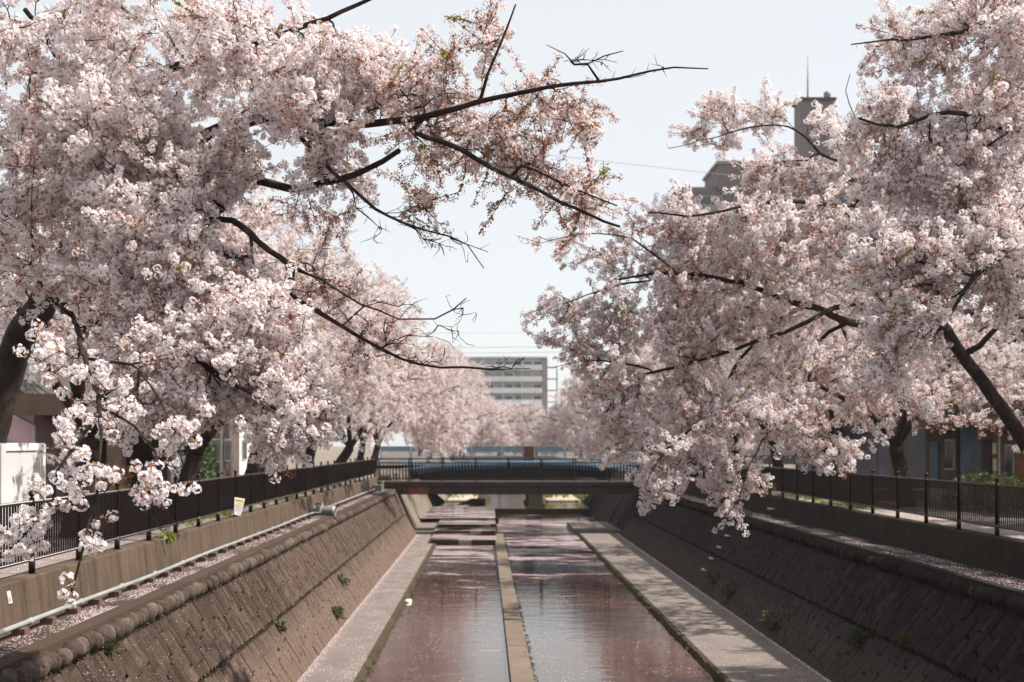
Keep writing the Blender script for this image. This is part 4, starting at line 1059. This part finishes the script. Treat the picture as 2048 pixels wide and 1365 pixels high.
# ------------------------------------------------------------------ cherry trees
class Tree:
    def __init__(s, seed): s.p = []; s.par = []; s.rm = []; s.chains = []; s.rnd = random.Random(seed); s.limbs = []; s.sp = []
    def node(s, p, par, r): s.p.append(Vector(p)); s.par.append(par); s.rm.append(r); return len(s.p) - 1
    def limb(s, pts, r0, r1, par=None, wob=.03, name='limb'):
        """a main limb through hand-placed points; if par is None it springs from the nearest existing node"""
        pts = [Vector(p) for p in pts]
        if par is None and s.p:
            par = min(range(len(s.p)), key=lambda i: (s.p[i] - pts[0]).length_squared)
        ids = []; seq = pts if par is None else [s.p[par]] + pts
        tot = sum((seq[i + 1] - seq[i]).length for i in range(len(seq) - 1)); run = 0; prev = par
        for i in range(len(seq) - 1):
            a, b_, = seq[i], seq[i + 1]; a0 = seq[max(i - 1, 0)]; b1 = seq[min(i + 2, len(seq) - 1)]
            L = (b_ - a).length; n = max(1, int(L / .22))
            for k in range((0 if (par is None and i == 0) else 1), n + 1):
                u = k / n
                q = .5 * ((2 * a) + (b_ - a0) * u + (2 * a0 - 5 * a + 4 * b_ - b1) * u * u + (3 * a - a0 - 3 * b_ + b1) * u ** 3)
                f = min(1, (run + L * u) / max(tot, 1e-6))
                q += Vector(noise.noise_vector(q * 1.7)) * wob * 1.3 + Vector(noise.noise_vector(q * 5)) * wob * .7
                prev = s.node(q, prev, r0 + (r1 - r0) * f ** .62); ids.append(prev)
            run += L
        s.limbs.append((name, ([par] if par is not None else []) + ids)); return ids
    def lobe(s, c, r, n, w, th=-.10, sc=1.25, shell=2.2):
        out = []
        c = Vector(c); k = 0
        while len(out) < n and k < n * 6:
            k += 1
            d = Vector((s.rnd.gauss(0, 1), s.rnd.gauss(0, 1), s.rnd.gauss(0, 1))).normalized() * s.rnd.random() ** (1 / shell)
            p = c + Vector((d.x * r[0], d.y * r[1], d.z * r[2]))
            if noise.noise(p * sc + Vector((7, 3, 1))) < th: continue
            out.append((p, w))
        return out
    def grow(s, anchors, batches=14, size=1.0, extra=1.0, seg=.28, droop=.06):
        kd = kdtree.KDTree(len(s.p)); [kd.insert(p, i) for i, p in enumerate(s.p)]; kd.balance()
        an = sorted(((kd.find(p)[2], i) for i, (p, w_) in enumerate(anchors)))
        nb = max(1, len(an) // batches)
        for bi in range(0, len(an), nb):
            kd = kdtree.KDTree(len(s.p)); [kd.insert(p, i) for i, p in enumerate(s.p)]; kd.balance()
            for dist, ai in an[bi:bi + nb]:
                p, w_ = anchors[ai]
                best = None
                for q, i, d in kd.find_n(p, 5):
                    pi = s.par[i]; pen = 0
                    if pi is not None and d > 1e-4:
                        dr = (q - s.p[pi])
                        if dr.length > 1e-5: pen = (1 - dr.normalized().dot((p - q) / d)) * .35
                    c = d * (1 + pen)
                    if best is None or c < best[0]: best = (c, i, q, d)
                _, i, q, d = best
                if d < .03: continue
                pi = s.par[i]; dr = (p - q).normalized()
                t0 = ((q - s.p[pi]).normalized() if pi is not None and (q - s.p[pi]).length > 1e-5 else dr)
                t0 = (t0 * .8 + dr).normalized()
                m = q + t0 * d * .45 + Vector((s.rnd.uniform(-.1, .1), s.rnd.uniform(-.1, .1), s.rnd.uniform(-.02, .14))) * d
                n = max(2, int(d / seg) + 1); prev = i; ids = [i]
                for k in range(1, n + 1):
                    u = k / n; x = q * (1 - u) ** 2 + m * 2 * u * (1 - u) + p * u * u
                    x += Vector((s.rnd.uniform(-1, 1), s.rnd.uniform(-1, 1), s.rnd.uniform(-1, 1))) * min(.016, .045 * d)
                    prev = s.node(x, prev, 0); ids.append(prev)
                s.chains.append(ids)
                dv = (s.p[ids[-1]] - s.p[ids[-2]]).normalized() + Vector((s.rnd.uniform(-.3, .3), s.rnd.uniform(-.3, .3), s.rnd.uniform(-.35, .15)))
                s.spray(s.p[ids[-1]] - dv.normalized() * .10 * size, dv, w_, size)
                ne = extra * (d / .45)
                while ne > 0 and s.rnd.random() < ne:
                    ne -= 1; j = s.rnd.randrange(1, len(ids)); a = s.p[ids[j]]
                    dv = (s.p[ids[j]] - s.p[ids[j - 1]]).normalized() * .6 + Vector((s.rnd.gauss(0, .7), s.rnd.gauss(0, .7), s.rnd.gauss(0, .6)))
                    s.spray(a, dv, w_, size)
    def spray(s, p, d, w_, size):
        r = s.rnd.random(); acc = 0
        for k, v in w_.items():
            acc += v
            if r < acc:
                if k == 'n': return
                a, b_ = KIND[k]; s.sp.append((p, d.normalized(), s.rnd.randrange(a, b_), size * s.rnd.uniform(.8, 1.2))); return
    def build(s, label, group=None, base=None, name='cherry_tree', sides=4, minr=.0042, spurs=.3):
        n = len(s.p); cnt = [0.0] * n; has = [False] * n
        for i in range(n):
            if s.par[i] is not None: has[s.par[i]] = True
        for i in range(n - 1, -1, -1):
            if not has[i]: cnt[i] += 1
            if s.par[i] is not None: cnt[s.par[i]] += cnt[i]
        rad = [max(s.rm[i], min(minr * c ** .43, .09)) for i, c in enumerate(cnt)]
        root = thing(name, label, 'tree', base if base else tuple(s.p[0]), group)
        for nm, ids in s.limbs:
            q = MB(); rr = [rad[i] for i in ids]
            if nm == 'limb' and len(rr) > 1: rr[0] = min(rr[0], rr[1] * 1.15)
            q.tube([s.p[i] for i in ids], rr, 10 if max(rr) > .1 else 6); q.build(nm, M['bark'], root)
        # twigs, one mesh
        V = []; Fc = []; off = Vector(root.location)
        for ids in s.chains:
            o = len(V); ns = 3 if rad[ids[1]] < .012 else sides
            for j, i in enumerate(ids):
                r = rad[i] if j else min(rad[i], rad[ids[1]])
                t = (s.p[ids[min(j + 1, len(ids) - 1)]] - s.p[ids[max(j - 1, 0)]])
                t = t.normalized() if t.length > 1e-6 else Vector((0, 0, 1))
                u = t.orthogonal().normalized(); v = t.cross(u); c = s.p[i] - off
                if j == len(ids) - 1: r *= .5
                V += [c + (u * math.cos(6.2832 * k / ns) + v * math.sin(6.2832 * k / ns)) * r for k in range(ns)]
            for j in range(len(ids) - 1):
                for k in range(ns): Fc.append((o + j * ns + k, o + j * ns + (k + 1) % ns, o + (j + 1) * ns + (k + 1) % ns, o + (j + 1) * ns + k))
        # short flowering spurs that make the bare wood knobbly
        for ids in [l[1] for l in s.limbs if l[0] == 'limb'] + s.chains:
            for j in range(1, len(ids)):
                if rad[ids[j]] < .05 and s.rnd.random() < spurs:
                    a = s.p[ids[j - 1]].lerp(s.p[ids[j]], s.rnd.random()); d = Vector((s.rnd.gauss(0, 1), s.rnd.gauss(0, 1), s.rnd.gauss(.5, 1))).normalized(); l = s.rnd.uniform(.03, .15)
                    fw = (s.p[ids[j]] - s.p[ids[j - 1]]); d = (d + fw.normalized() * .7).normalized() if fw.length > 1e-6 else d
                    u = d.orthogonal().normalized() * .0042; v = d.cross(u); o = len(V); a = a - off; V += [a + u, a - u * .5 + v * .87, a - u * .5 - v * .87, a + d * l + u * .35, a + d * l - u * .2 + v * .3, a + d * l - u * .2 - v * .3]
                    Fc += [(o + k, o + (k + 1) % 3, o + 3 + (k + 1) % 3, o + 3 + k) for k in range(3)]
        if Fc: raw('twigs', [tuple(v) for v in V], Fc, M['bark'], 'stuff', root)
        if s.sp:
            me = bpy.data.meshes.new('crown'); me.vertices.add(len(s.sp))
            me.vertices.foreach_set('co', np.array([tuple(p - off) for p, *_ in s.sp], np.float32).ravel())
            rot = []
            for p, d, k, z in s.sp:
                qn = d.to_track_quat('Z', 'Y') @ Euler((0, 0, s.rnd.uniform(0, 6.283))).to_quaternion(); rot.append(tuple(qn.to_euler()))
            a = me.attributes.new('rot', 'FLOAT_VECTOR', 'POINT'); a.data.foreach_set('vector', np.array(rot, np.float32).ravel())
            a = me.attributes.new('pick', 'INT', 'POINT'); a.data.foreach_set('value', np.array([x[2] for x in s.sp], np.int32))
            a = me.attributes.new('size', 'FLOAT', 'POINT'); a.data.foreach_set('value', np.array([x[3] for x in s.sp], np.float32))
            o = bpy.data.objects.new('crown', me); COL.objects.link(o); o.parent = root; o['kind'] = 'stuff'
            md = o.modifiers.new('blossom', 'NODES'); md.node_group = ng
        return root
def plobe(t, x, y, D, rx, ry, rd, n, w_, off=.45, **k):
    return t.lobe(P(x, y, D + off), (rx * D / F, rd, ry * D / F), n, w_, **k)
NS = 0
WD = {'d': .80, 'h': .13, 'c': .02, 'l': .05}
WM = {'d': .50, 'h': .30, 'c': .14, 'l': .06}
WC = {'d': .05, 'h': .30, 'c': .55, 'l': .10}
WG_ = {'d': .15, 'h': .35, 'c': .22, 'l': .28}
NO = {'n': 1.0}
def PP(*a): return [P(*q) for q in a]

# --- the near left tree
T = Tree(1)
trunk = T.limb(PP((-40, 1111, 20.5), (-30, 960, 20.4), (0, 790, 20.2), (50, 665, 19.8), (105, 575, 19.3), (160, 510, 18.8), (225, 440, 18.3)), .34, .20, wob=.04, name='trunk')
T.limb(PP((300, 380, 17.4), (380, 290, 16.5), (470, 250, 15.7), (560, 240, 15.0), (660, 246, 14.4), (755, 245, 14.0), (850, 236, 13.7), (960, 200, 13.4), (1100, 176, 13.1), (1240, 158, 12.8), (1300, 141, 12.7), (1350, 137, 12.6), (1415, 134, 12.5)), .15, .006)
T.limb(PP((1175, 128, 12.8), (1210, 112, 12.7), (1248, 102, 12.6)), .014, .005, wob=.01)
T.limb(PP((1150, 130, 12.9), (1130, 108, 12.9), (1092, 88, 12.9)), .012, .004, wob=.01)
T.limb(PP((975, 150, 13.4), (1000, 90, 13.4), (1032, 8, 13.3)), .028, .010, wob=.01)
T.limb(PP((830, 262, 13.8), (920, 300, 13.4), (1020, 352, 13.0), (1120, 402, 12.7), (1240, 455, 12.4)), .045, .014)
T.limb(PP((1040, 330, 13.0), (1120, 365, 12.8), (1235, 412, 12.5)), .02, .008, par=None)
T.limb(PP((600, 270, 14.6), (645, 325, 14.3), (690, 365, 14.0), (750, 420, 13.7), (850, 462, 13.4), (935, 492, 13.1), (965, 535, 13.0)), .036, .005)
T.limb(PP((900, 478, 13.3), (975, 503, 13.0)), .009, .004, wob=.01)
T.limb(PP((310, 440, 17.2), (400, 395, 16.2), (490, 364, 15.4), (580, 378, 14.9), (650, 370, 14.5), (720, 346, 14.2), (800, 300, 13.9)), .12, .03)
T.limb(PP((330, 480, 16.4), (420, 440, 15.2), (480, 450, 14.4), (560, 520, 13.8), (640, 560, 13.4), (720, 610, 13.1), (800, 636, 12.9), (870, 640, 12.7), (935, 600, 12.5)), .055, .005)
T.limb(PP((580, 585, 13.9), (650, 630, 13.5), (720, 675, 13.2), (800, 715, 12.9), (880, 732, 12.7), (980, 742, 12.5), (1060, 738, 12.3)), .026, .004)
T.limb(PP((250, 340, 17.6), (260, 240, 16.8), (300, 165, 16.0), (390, 120, 15.2), (480, 95, 14.6), (590, 60, 14.0), (680, 22, 13.6), (745, -8, 13.4)), .13, .02)
T.limb(PP((200, 180, 16.2), (120, 120, 15.6), (50, 20, 15.0)), .08, .03)
T.limb(PP((150, 420, 17.8), (90, 330, 16.8), (40, 260, 15.8)), .09, .03)
T.limb(PP((200, 560, 17.0), (270, 600, 15.4), (330, 680, 14.0), (420, 740, 13.2), (520, 800, 12.7), (600, 850, 12.4)), .07, .012)
T.limb(PP((120, 610, 17.5), (150, 640, 14.5), (170, 720, 12.2), (195, 800, 11.3), (200, 870, 10.9), (188, 990, 10.6), (172, 1090, 10.4), (145, 1180, 10.3)), .05, .009)
T.limb(PP((200, 820, 11.2), (270, 850, 11.0), (310, 900, 10.8), (318, 960, 10.7), (300, 1010, 10.6)), .015, .005)
T.limb(PP((175, 860, 11.0), (115, 940, 10.8), (100, 1010, 10.7), (50, 1075, 10.6), (0, 1120, 10.5)), .014, .005)
T.limb(PP((260, 730, 12.5), (320, 800, 11.6), (350, 870, 11.2), (365, 930, 11.0)), .014, .004)
A = []
for (x, y, D, rx, ry, rd, n, w_) in (
    (60, 90, 15.0, 190, 150, 1.8, 112, WD), (280, 90, 14.6, 210, 130, 1.6, 128, WD), (500, 120, 14.0, 180, 130, 1.4, 128, WD), (640, 190, 13.6, 140, 130, 1.0, 98, WD),
    (250, 310, 14.0, 190, 120, 1.2, 190, WD), (120, 330, 15.0, 200, 140, 1.6, 150, WM), (420, 330, 14.2, 130, 100, 1.0, 90, WD), (90, 500, 15.0, 150, 130, 1.4, 110, WM),
    (300, 500, 13.8, 180, 130, 1.2, 190, WD), (430, 560, 13.6, 130, 110, 1.0, 120, WD), (520, 690, 13.0, 130, 130, .9, 180, WD), (590, 820, 12.6, 75, 85, .7, 90, WD), (400, 740, 13.0, 150, 110, .9, 130, WD),
    (250, 690, 13.2, 120, 110, .8, 80, WM), (300, 800, 12.4, 110, 55, .5, 36, WD), (60, 560, 14.0, 60, 60, .6, 16, WM),
    (700, 320, 14.0, 100, 70, .8, 36, WM), (740, 120, 13.6, 90, 90, .9, 46, WM)):
    A += plobe(T, x, y, D, rx, ry, rd, n, w_)
# the half-over branches reaching across the sky
for (x, y, D, rx, ry, rd, n, w_) in ((840, 170, 13.6, 130, 110, .8, 46, WC), (840, 260, 13.6, 110, 80, .7, 46, WC), (980, 90, 13.4, 60, 75, .4, 18, WC), (960, 280, 13.2, 130, 90, .6, 40, WC), (1090, 210, 13.0, 130, 60, .5, 26, WC), (1060, 340, 12.9, 110, 60, .5, 32, WC),
    (1170, 400, 12.6, 90, 50, .4, 26, WC), (820, 420, 13.5, 80, 55, .4, 12, WC), (1150, 270, 12.9, 60, 40, .4, 12, WC), (640, 440, 14.0, 90, 60, .6, 12, WC), (520, 490, 13.8, 50, 30, .3, 8, WC), (650, 585, 13.2, 80, 30, .3, 9, WC), (760, 690, 12.9, 70, 25, .2, 6, WC)):
    A += plobe(T, x, y, D, rx, ry, rd, n, w_, th=-.1)
# separate pompoms on the hanging sprays
WPOM = {'p': .9, 'n': .1}
for (x, y, D, rx, ry, rd, n) in ((190, 1010, 10.5, 36, 120, .15, 12), (85, 1030, 10.6, 85, 55, .2, 10), (312, 975, 10.7, 40, 55, .15, 11), (352, 890, 11.0, 34, 55, .2, 9), (120, 900, 10.9, 50, 90, .2, 13), (150, 1180, 10.3, 18, 26, .06, 3), (20, 1085, 10.55, 36, 36, .12, 7), (170, 800, 11.3, 70, 70, .3, 13), (230, 840, 11.2, 50, 40, .3, 12), (100, 720, 12.0, 45, 60, .3, 12)):
    A += plobe(T, x, y, D, rx, ry, rd, n, WPOM, th=-1, off=0)
# bare twigs
for (x, y, D, rx, ry, rd, n) in ((760, 620, 13.0, 130, 60, .3, 50), (870, 690, 12.7, 110, 50, .3, 44), (1010, 730, 12.4, 60, 25, .2, 18), (900, 490, 13.2, 70, 45, .2, 26), (1180, 130, 12.8, 80, 35, .2, 16), (1300, 145, 12.7, 60, 16, .1, 6), (740, 450, 13.7, 50, 55, .2, 18), (650, 540, 13.5, 110, 50, .3, 26), (910, 630, 12.5, 50, 50, .2, 11), (820, 440, 13.5, 70, 40, .2, 14), (340, 1050, 10.7, 40, 40, .1, 6)):
    A += plobe(T, x, y, D, rx, ry, rd, n, NO, th=-1)
T.grow(A, 18, 1.0, 1.0, seg=.22)
NS += len(T.sp)
T.build('largest near cherry tree at left with a leaning trunk and sprays hanging over the railing', 'cherry trees along the left bank')

# --- a tree from a few limbs, for the rest of the rows
def cherry(seed, X, D, side, label, n=600, hgt=9.5, reach=5.2, w_=WM, size=1.15, low=2.6, lean=0.0, big=None, group=None, extra=1.0, thin=1.0):
    t = Tree(seed); r = t.rnd; s = -side         # s points to the canal
    h0 = r.uniform(1.5, 2.1); tr = r.uniform(.22, .29)
    t.limb([(X, D, -.03), (X + s * .15 + lean * .3, D + .05, h0 * .5), (X + s * .35 + lean, D + r.uniform(-.2, .2), h0)], tr * 1.15, tr * .85, wob=.04, name='trunk')
    k = hgt / 9.5
    fk = (X + s * .35 + lean, D, h0)
    t.limb([(X + s * 1.3 + lean, D - .4, h0 + 1.1 * k), (X + s * 2.8, D + r.uniform(-.8, .3), h0 + 1.9 * k), (X + s * reach * .85, D + r.uniform(-1, 1), h0 + 2.5 * k), (X + s * reach, D, h0 + 2.7 * k)], tr * .62, .03, par=len(t.p) - 1)
    base_i = [i for i, (nm, ids) in enumerate(t.limbs) if nm == 'trunk'][0]; tip = t.limbs[base_i][1][-1]
    t.limb([(X + s * .8, D + .4, h0 + 1.8 * k), (X + s * 1.6, D + .8, h0 + 3.6 * k), (X + s * 2.3, D + 1.0, h0 + 5.6 * k)], tr * .6, .03, par=tip)
    t.limb([(X - s * .5, D - .3, h0 + 1.6 * k), (X - s * 1.4, D - .8, h0 + 3.4 * k), (X - s * 2.2, D - 1, h0 + 5.0 * k)], tr * .55, .03, par=tip)
    t.limb([(X + s * .4, D - 1.1, h0 + 1.3 * k), (X + s * 1.2, D - 2.4, h0 + 2.5 * k), (X + s * 1.8, D - 3.4, h0 + 3.6 * k)], tr * .5, .03, par=tip)
    t.limb([(X - s * .2, D + 1.2, h0 + 1.5 * k), (X + s * .3, D + 2.4, h0 + 2.8 * k), (X + s * .5, D + 3.4, h0 + 4.0 * k)], tr * .5, .03, par=tip)
    c = lambda dx, dy, z: (X + s * dx, D + dy, z)
    A = t.lobe(c(reach * .80, 0, low + 1.3 * k), (reach * .34, 2.6, 1.3 * k), int(n * .20), w_)
    A += t.lobe(c(reach * .55, 0, low + 3.3 * k), (reach * .42, 2.9, 1.9 * k), int(n * .26), w_)
    A += t.lobe(c(1.2, 0, hgt - 2.0 * k), (2.9, 3.0, 2.0 * k), int(n * .26), w_)
    A += t.lobe(c(-2.0, 0, hgt - 3.6 * k), (2.2, 2.8, 2.2 * k), int(n * .16), w_)
    A += t.lobe(c(.8, -3.0, low + 2.2 * k), (2.4, 1.5, 1.8 * k), int(n * .12), w_)
    if side > 0: A += t.lobe(c(-2.4, 0, low + 1.6 * k), (2.4, 3.2, 1.4 * k), int(n * .28), w_)  # low back crown, added to shade the right wall and path
    if big: 
        for q in big: A += t.lobe(*q)
    t.grow(A, 12, size, extra, seg=.34)
    global NS
    NS += len(t.sp)
    return t.build(label, group, (X, D, -.03), spurs=.08)
GL = 'cherry trees along the left bank'; GR = 'cherry trees along the right bank'
WP = {'d': .45, 'h': .35, 'c': .14, 'l': .06}
left = ((24.6, -8.55, 750, 'cherry tree whose dark trunk stands right behind the white panel', WM, 0), (33.5, -8.6, 620, 'cherry tree rising past the brown pillar on the left bank', WG_, 0), (42.2, -8.6, 700, 'cherry tree with the forked trunk in front of the pale grey house', WM, .2),
        (48.5, -8.7, 560, 'cherry tree next after the forked one, beside the service box', WM, 0), (55.0, -8.5, 620, 'cherry tree before the leaning one on the left bank', WG_, 0), (63.0, -8.2, 800, 'cherry tree with long dark limbs leaning over the railing just before the footbridge', WP, .5),
        (78.0, -8.6, 700, 'cherry tree between the footbridge and the blue bridge, left bank', WP, 0), (88.0, -8.6, 560, 'cherry tree close before the blue bridge on the left bank', WP, 0), (121, -6.2, 760, 'first cherry tree beyond the blue bridge on the left bank', WP, 0), (133, -5.4, 700, 'second cherry tree beyond the blue bridge on the left bank', WP, 0), (146, -4.6, 640, 'third cherry tree beyond the blue bridge on the left bank', WP, 0), (160, -3.6, 560, 'far left cherry tree near the canal bend', WP, 0))
for i, (D, X, n, lb, w_, ln) in enumerate(left):
    cherry(20 + i, X, D, -1, lb, n, hgt=(8.8 if D < 40 else 10.6 if D < 60 else 11.4 if D < 70 else 12.6), reach=(4.2 if D < 40 else 5.2 if D < 60 else 6.6 if D < 100 else 6.8), w_=w_, lean=ln, group=GL, low=(2.6 if D < 60 else 1.7 if D < 70 else 1.0), size=1.1 if D < 50 else 1.35)
right = ((36.5, 12.7, 760, 'cherry tree with a mossy upright trunk left of the pale concrete pillar', WM), (44.5, 12.8, 640, 'cherry tree with a dark trunk before the slate shutters', WM), (52, 12.6, 640, 'cherry tree behind the hanging sprays on the right bank', WG_), (60, 12.5, 640, 'cherry tree just before the right end of the footbridge', WM),
         (76, 12.4, 640, 'cherry tree between the two bridges on the right bank', WP), (87, 12.3, 560, 'cherry tree close before the blue bridge on the right bank', WP), (121, 11.2, 700, 'first cherry tree beyond the blue bridge on the right bank', WP), (133, 11.4, 640, 'second cherry tree beyond the blue bridge on the right bank', WP), (146, 12.4, 560, 'third cherry tree beyond the blue bridge on the right bank', WP), (158, 12, 520, 'far right cherry tree near the canal bend', WP))
for i, (D, X, n, lb, w_) in enumerate(right):
    cherry(50 + i, X, D, 1, lb, n, hgt=(9.0 if D < 60 else 9.6), reach=(5.2 if D < 56 else 6.2), w_=w_, group=GR, low=(2.5 if D < 56 else 1.7 if D < 70 else .9), size=1.1 if D < 50 else 1.35)
for i, (X, D, lb) in enumerate(((-5, 206, 'leftmost of the cherry trees closing the view at the bend'), (1.5, 208, 'second from left of the cherry trees closing the view at the bend'), (8, 205, 'third from left of the cherry trees closing the view at the bend'), (15, 209, 'fourth from left of the cherry trees closing the view at the bend'), (22, 204, 'rightmost of the cherry trees closing the view at the bend'), (-12, 203, 'cherry tree at the bend half behind the left row'))):
    cherry(80 + i, X, D, -1 if i % 2 else 1, lb, 560, hgt=9.4, reach=4.5, w_=WP, size=1.7, low=.6, group='cherry trees closing the view at the bend')

# --- the right tree whose leaning trunk is in view
T = Tree(3)
T.limb(PP((2140, 1052, 28), (2085, 950, 28), (2040, 868, 27.7), (1985, 792, 27.2), (1925, 712, 26.6), (1890, 655, 26.0)), .23, .12, wob=.03, name='trunk')
T.limb(PP((1820, 645, 25.2), (1740, 655, 24.5), (1650, 625, 23.8), (1560, 595, 23.2), (1480, 565, 22.7), (1410, 552, 22.3), (1320, 545, 22), (1240, 560, 21.7)), .14, .02)
T.limb(PP((1880, 600, 25.4), (1790, 604, 24.6), (1690, 612, 24.0), (1600, 650, 23.4), (1500, 690, 22.8), (1400, 720, 22.3), (1290, 750, 22)), .11, .015)
T.limb(PP((1850, 560, 25.2), (1830, 460, 24.2), (1760, 416, 23.4), (1680, 416, 22.8), (1600, 402, 22.3), (1500, 410, 21.8), (1400, 430, 21.4), (1300, 425, 21)), .11, .015)
T.limb(PP((1700, 340, 23), (1640, 306, 22.6), (1575, 252, 22.2), (1480, 262, 21.8), (1400, 285, 21.5), (1335, 295, 21.2)), .04, .006)
T.limb(PP((1760, 330, 23.2), (1720, 260, 22.7), (1690, 180, 22.4), (1700, 150, 22.3)), .03, .006)
T.limb(PP((1960, 690, 26.5), (2020, 620, 25.8), (2060, 540, 25)), .10, .03)
T.limb(PP((1560, 640, 24.2), (1480, 720, 23.4), (1440, 790, 22.9), (1370, 870, 22.2), (1310, 930, 21.3), (1290, 975, 21.2)), .05, .008)
T.limb(PP((1640, 680, 24.6), (1610, 780, 23.8), (1540, 860, 23.0), (1500, 930, 21.9), (1475, 1000, 21.7), (1455, 1030, 21.6)), .05, .008)
T.limb(PP((1380, 560, 22.2), (1260, 480, 21.6), (1150, 470, 21.2), (1080, 485, 21), (1035, 470, 20.9)), .025, .004)
T.limb(PP((1300, 560, 22), (1200, 580, 21.6), (1100, 620, 21.2)), .02, .005)
T.limb(PP((1300, 740, 22), (1200, 720, 21.6), (1105, 735, 21.2)), .02, .004)
A = []
WR = {'d': .66, 'h': .22, 'c': .07, 'l': .05}
for (x, y, D, rx, ry, rd, n, w_) in ((1420, 440, 21.6, 180, 48, 1.2, 117, WR), (1650, 440, 22.4, 190, 70, 1.4, 132, WR), (1440, 245, 21.8, 105, 52, .5, 46, WM), (1545, 220, 22.0, 50, 40, .4, 17, WM), (1760, 330, 22.6, 90, 60, .8, 46, WR), (1510, 345, 22.4, 90, 26, .4, 22, WM), (1600, 345, 22.6, 120, 36, .6, 40, WM), (1700, 260, 22.4, 60, 45, .5, 23, WM), (1640, 235, 21.6, 30, 16, .2, 4, WD),
    (1500, 530, 22.2, 200, 75, 1.4, 132, WM), (1320, 580, 21.8, 130, 85, .9, 74, WM), (1190, 610, 21.4, 95, 50, .6, 39, WM), (1190, 690, 21.4, 90, 60, .7, 46, WM), (1330, 700, 22, 140, 75, .9, 81, WM), (1480, 680, 22.6, 160, 95, 1.2, 101, WM), (1700, 540, 23.6, 170, 90, 1.5, 109, WM), (1660, 740, 23.2, 160, 80, 1.2, 74, WM),
    (2300, 520, 25, 220, 260, 2.5, 260, WM), (2450, 300, 25, 260, 160, 2.5, 124, WM), (2330, 700, 27, 210, 110, 3.0, 240, WM),  # lobes out of frame, added for the shade they cast
    (1430, 820, 21.9, 130, 65, .8, 70, WM), (1560, 850, 22.4, 120, 70, .8, 62, WR), (1330, 925, 21.4, 75, 55, .5, 51, WD), (1290, 990, 21.2, 30, 30, .25, 9, WD), (1470, 945, 21.8, 55, 60, .4, 32, WD), (1458, 1025, 21.6, 24, 26, .2, 6, WD), (1640, 900, 22.6, 90, 40, .6, 28, WR), (1390, 880, 21.7, 70, 60, .5, 39, WD),
    (1225, 830, 21.6, 55, 60, .5, 28, WM), (1265, 900, 21.5, 40, 45, .4, 18, WR), (1150, 715, 21.3, 55, 25, .3, 12, WM), (1120, 620, 21.2, 50, 26, .3, 10, WM), (1220, 490, 21.4, 110, 45, .5, 31, WC), (1110, 470, 21.1, 60, 22, .3, 6, WC), (1960, 820, 29.5, 100, 40, 1.0, 18, WG_), (1780, 800, 24, 90, 70, 1.0, 46, WM), (1250, 770, 21.8, 100, 60, .8, 54, WM)):
    A += plobe(T, x, y, D, rx, ry, rd, n, w_)
for (x, y, D, rx, ry, rd, n) in ((1640, 950, 22.4, 60, 40, .3, 8), (1060, 475, 21, 30, 20, .2, 6), (1560, 760, 22.8, 100, 90, .5, 24)):
    A += plobe(T, x, y, D, rx, ry, rd, n, NO, th=-1)
T.grow(A, 16, 1.1, 1.0, seg=.26)
NS += len(T.sp)
T.build('right cherry tree with a thick leaning trunk in view and long limbs', GR)

# --- the nearest right tree, trunk outside the frame
T = Tree(4)
T.limb([(12.4, 16.5, -.03), (12.2, 16.5, 1.2), (11.7, 16.6, 2.2)], .30, .22, name='trunk')
T.limb(PP((2400, 640, 16.6), (2200, 560, 16.4), (2060, 480, 16.0), (1980, 530, 15.7), (1930, 580, 15.5), (1890, 650, 15.3)), .13, .02)
T.limb(PP((2300, 500, 16.8), (2120, 330, 16.6), (2000, 250, 16.4), (1900, 225, 16.2), (1800, 250, 16.0), (1720, 240, 15.9)), .12, .015)
T.limb(PP((2250, 330, 16.9), (2120, 130, 16.8), (1980, 60, 16.6), (1850, 80, 16.4), (1750, 85, 16.3), (1700, 90, 16.2)), .11, .008)
A = []
for (x, y, D, rx, ry, rd, n, w_) in ((1980, 90, 16.5, 150, 100, 1.2, 120, WR), (1800, 90, 16.3, 90, 45, .6, 34, WM), (1960, 20, 16.5, 120, 60, 1, 44, WR), (1930, 240, 16.3, 160, 80, 1.1, 125, WR), (1770, 235, 16, 70, 50, .6, 30, WM), (1980, 370, 16.2, 130, 100, 1.1, 160, WD), (1830, 340, 16.2, 140, 70, 1.0, 110, WR),
    (1930, 500, 15.6, 140, 100, .9, 190, WD), (1800, 540, 15.5, 110, 90, .8, 110, WD), (2020, 570, 15.7, 50, 60, .6, 36, WD), (1830, 640, 15.3, 80, 60, .6, 66, WD), (1780, 720, 15.3, 40, 55, .4, 24, WD), (2020, 170, 16.4, 60, 80, 1.0, 70, WD), (2500, 420, 15.5, 330, 330, 2.6, 380, WD), (2950, 500, 16.5, 300, 300, 3.0, 260, WD), (2550, 760, 17.5, 230, 130, 3.0, 220, WD)):  # the widest lobes lie out of frame, added to shade the right wall
    A += plobe(T, x, y, D, rx, ry, rd, n, w_)
T.grow(A, 14, 1.0, 1.0, seg=.24)
NS += len(T.sp)
T.build('nearest cherry tree at right, only its flowering limbs reaching in from the frame edge', GR)
print('SPRAYS', NS, 'objects', len(bpy.data.objects))

# ------------------------------------------------------------------ the air
q = MB(); q.box(-720, 720, -80, 1520, -7.5, 44)
hz = q.build('haze', []); b = NB('haze_air'); pv = b.n('ShaderNodeVolumePrincipled'); pv.inputs['Color'].default_value = (0.93, 0.96, 1.0, 1); pv.inputs['Density'].default_value = 0.00025; pv.inputs['Anisotropy'].default_value = 0.3
b.l(pv.outputs[0], b.out.inputs['Volume']); hz.data.materials.append(b.m); tag(hz, kind='stuff')
S.cycles.volume_bounces = 0; S.cycles.volume_step_rate = 4
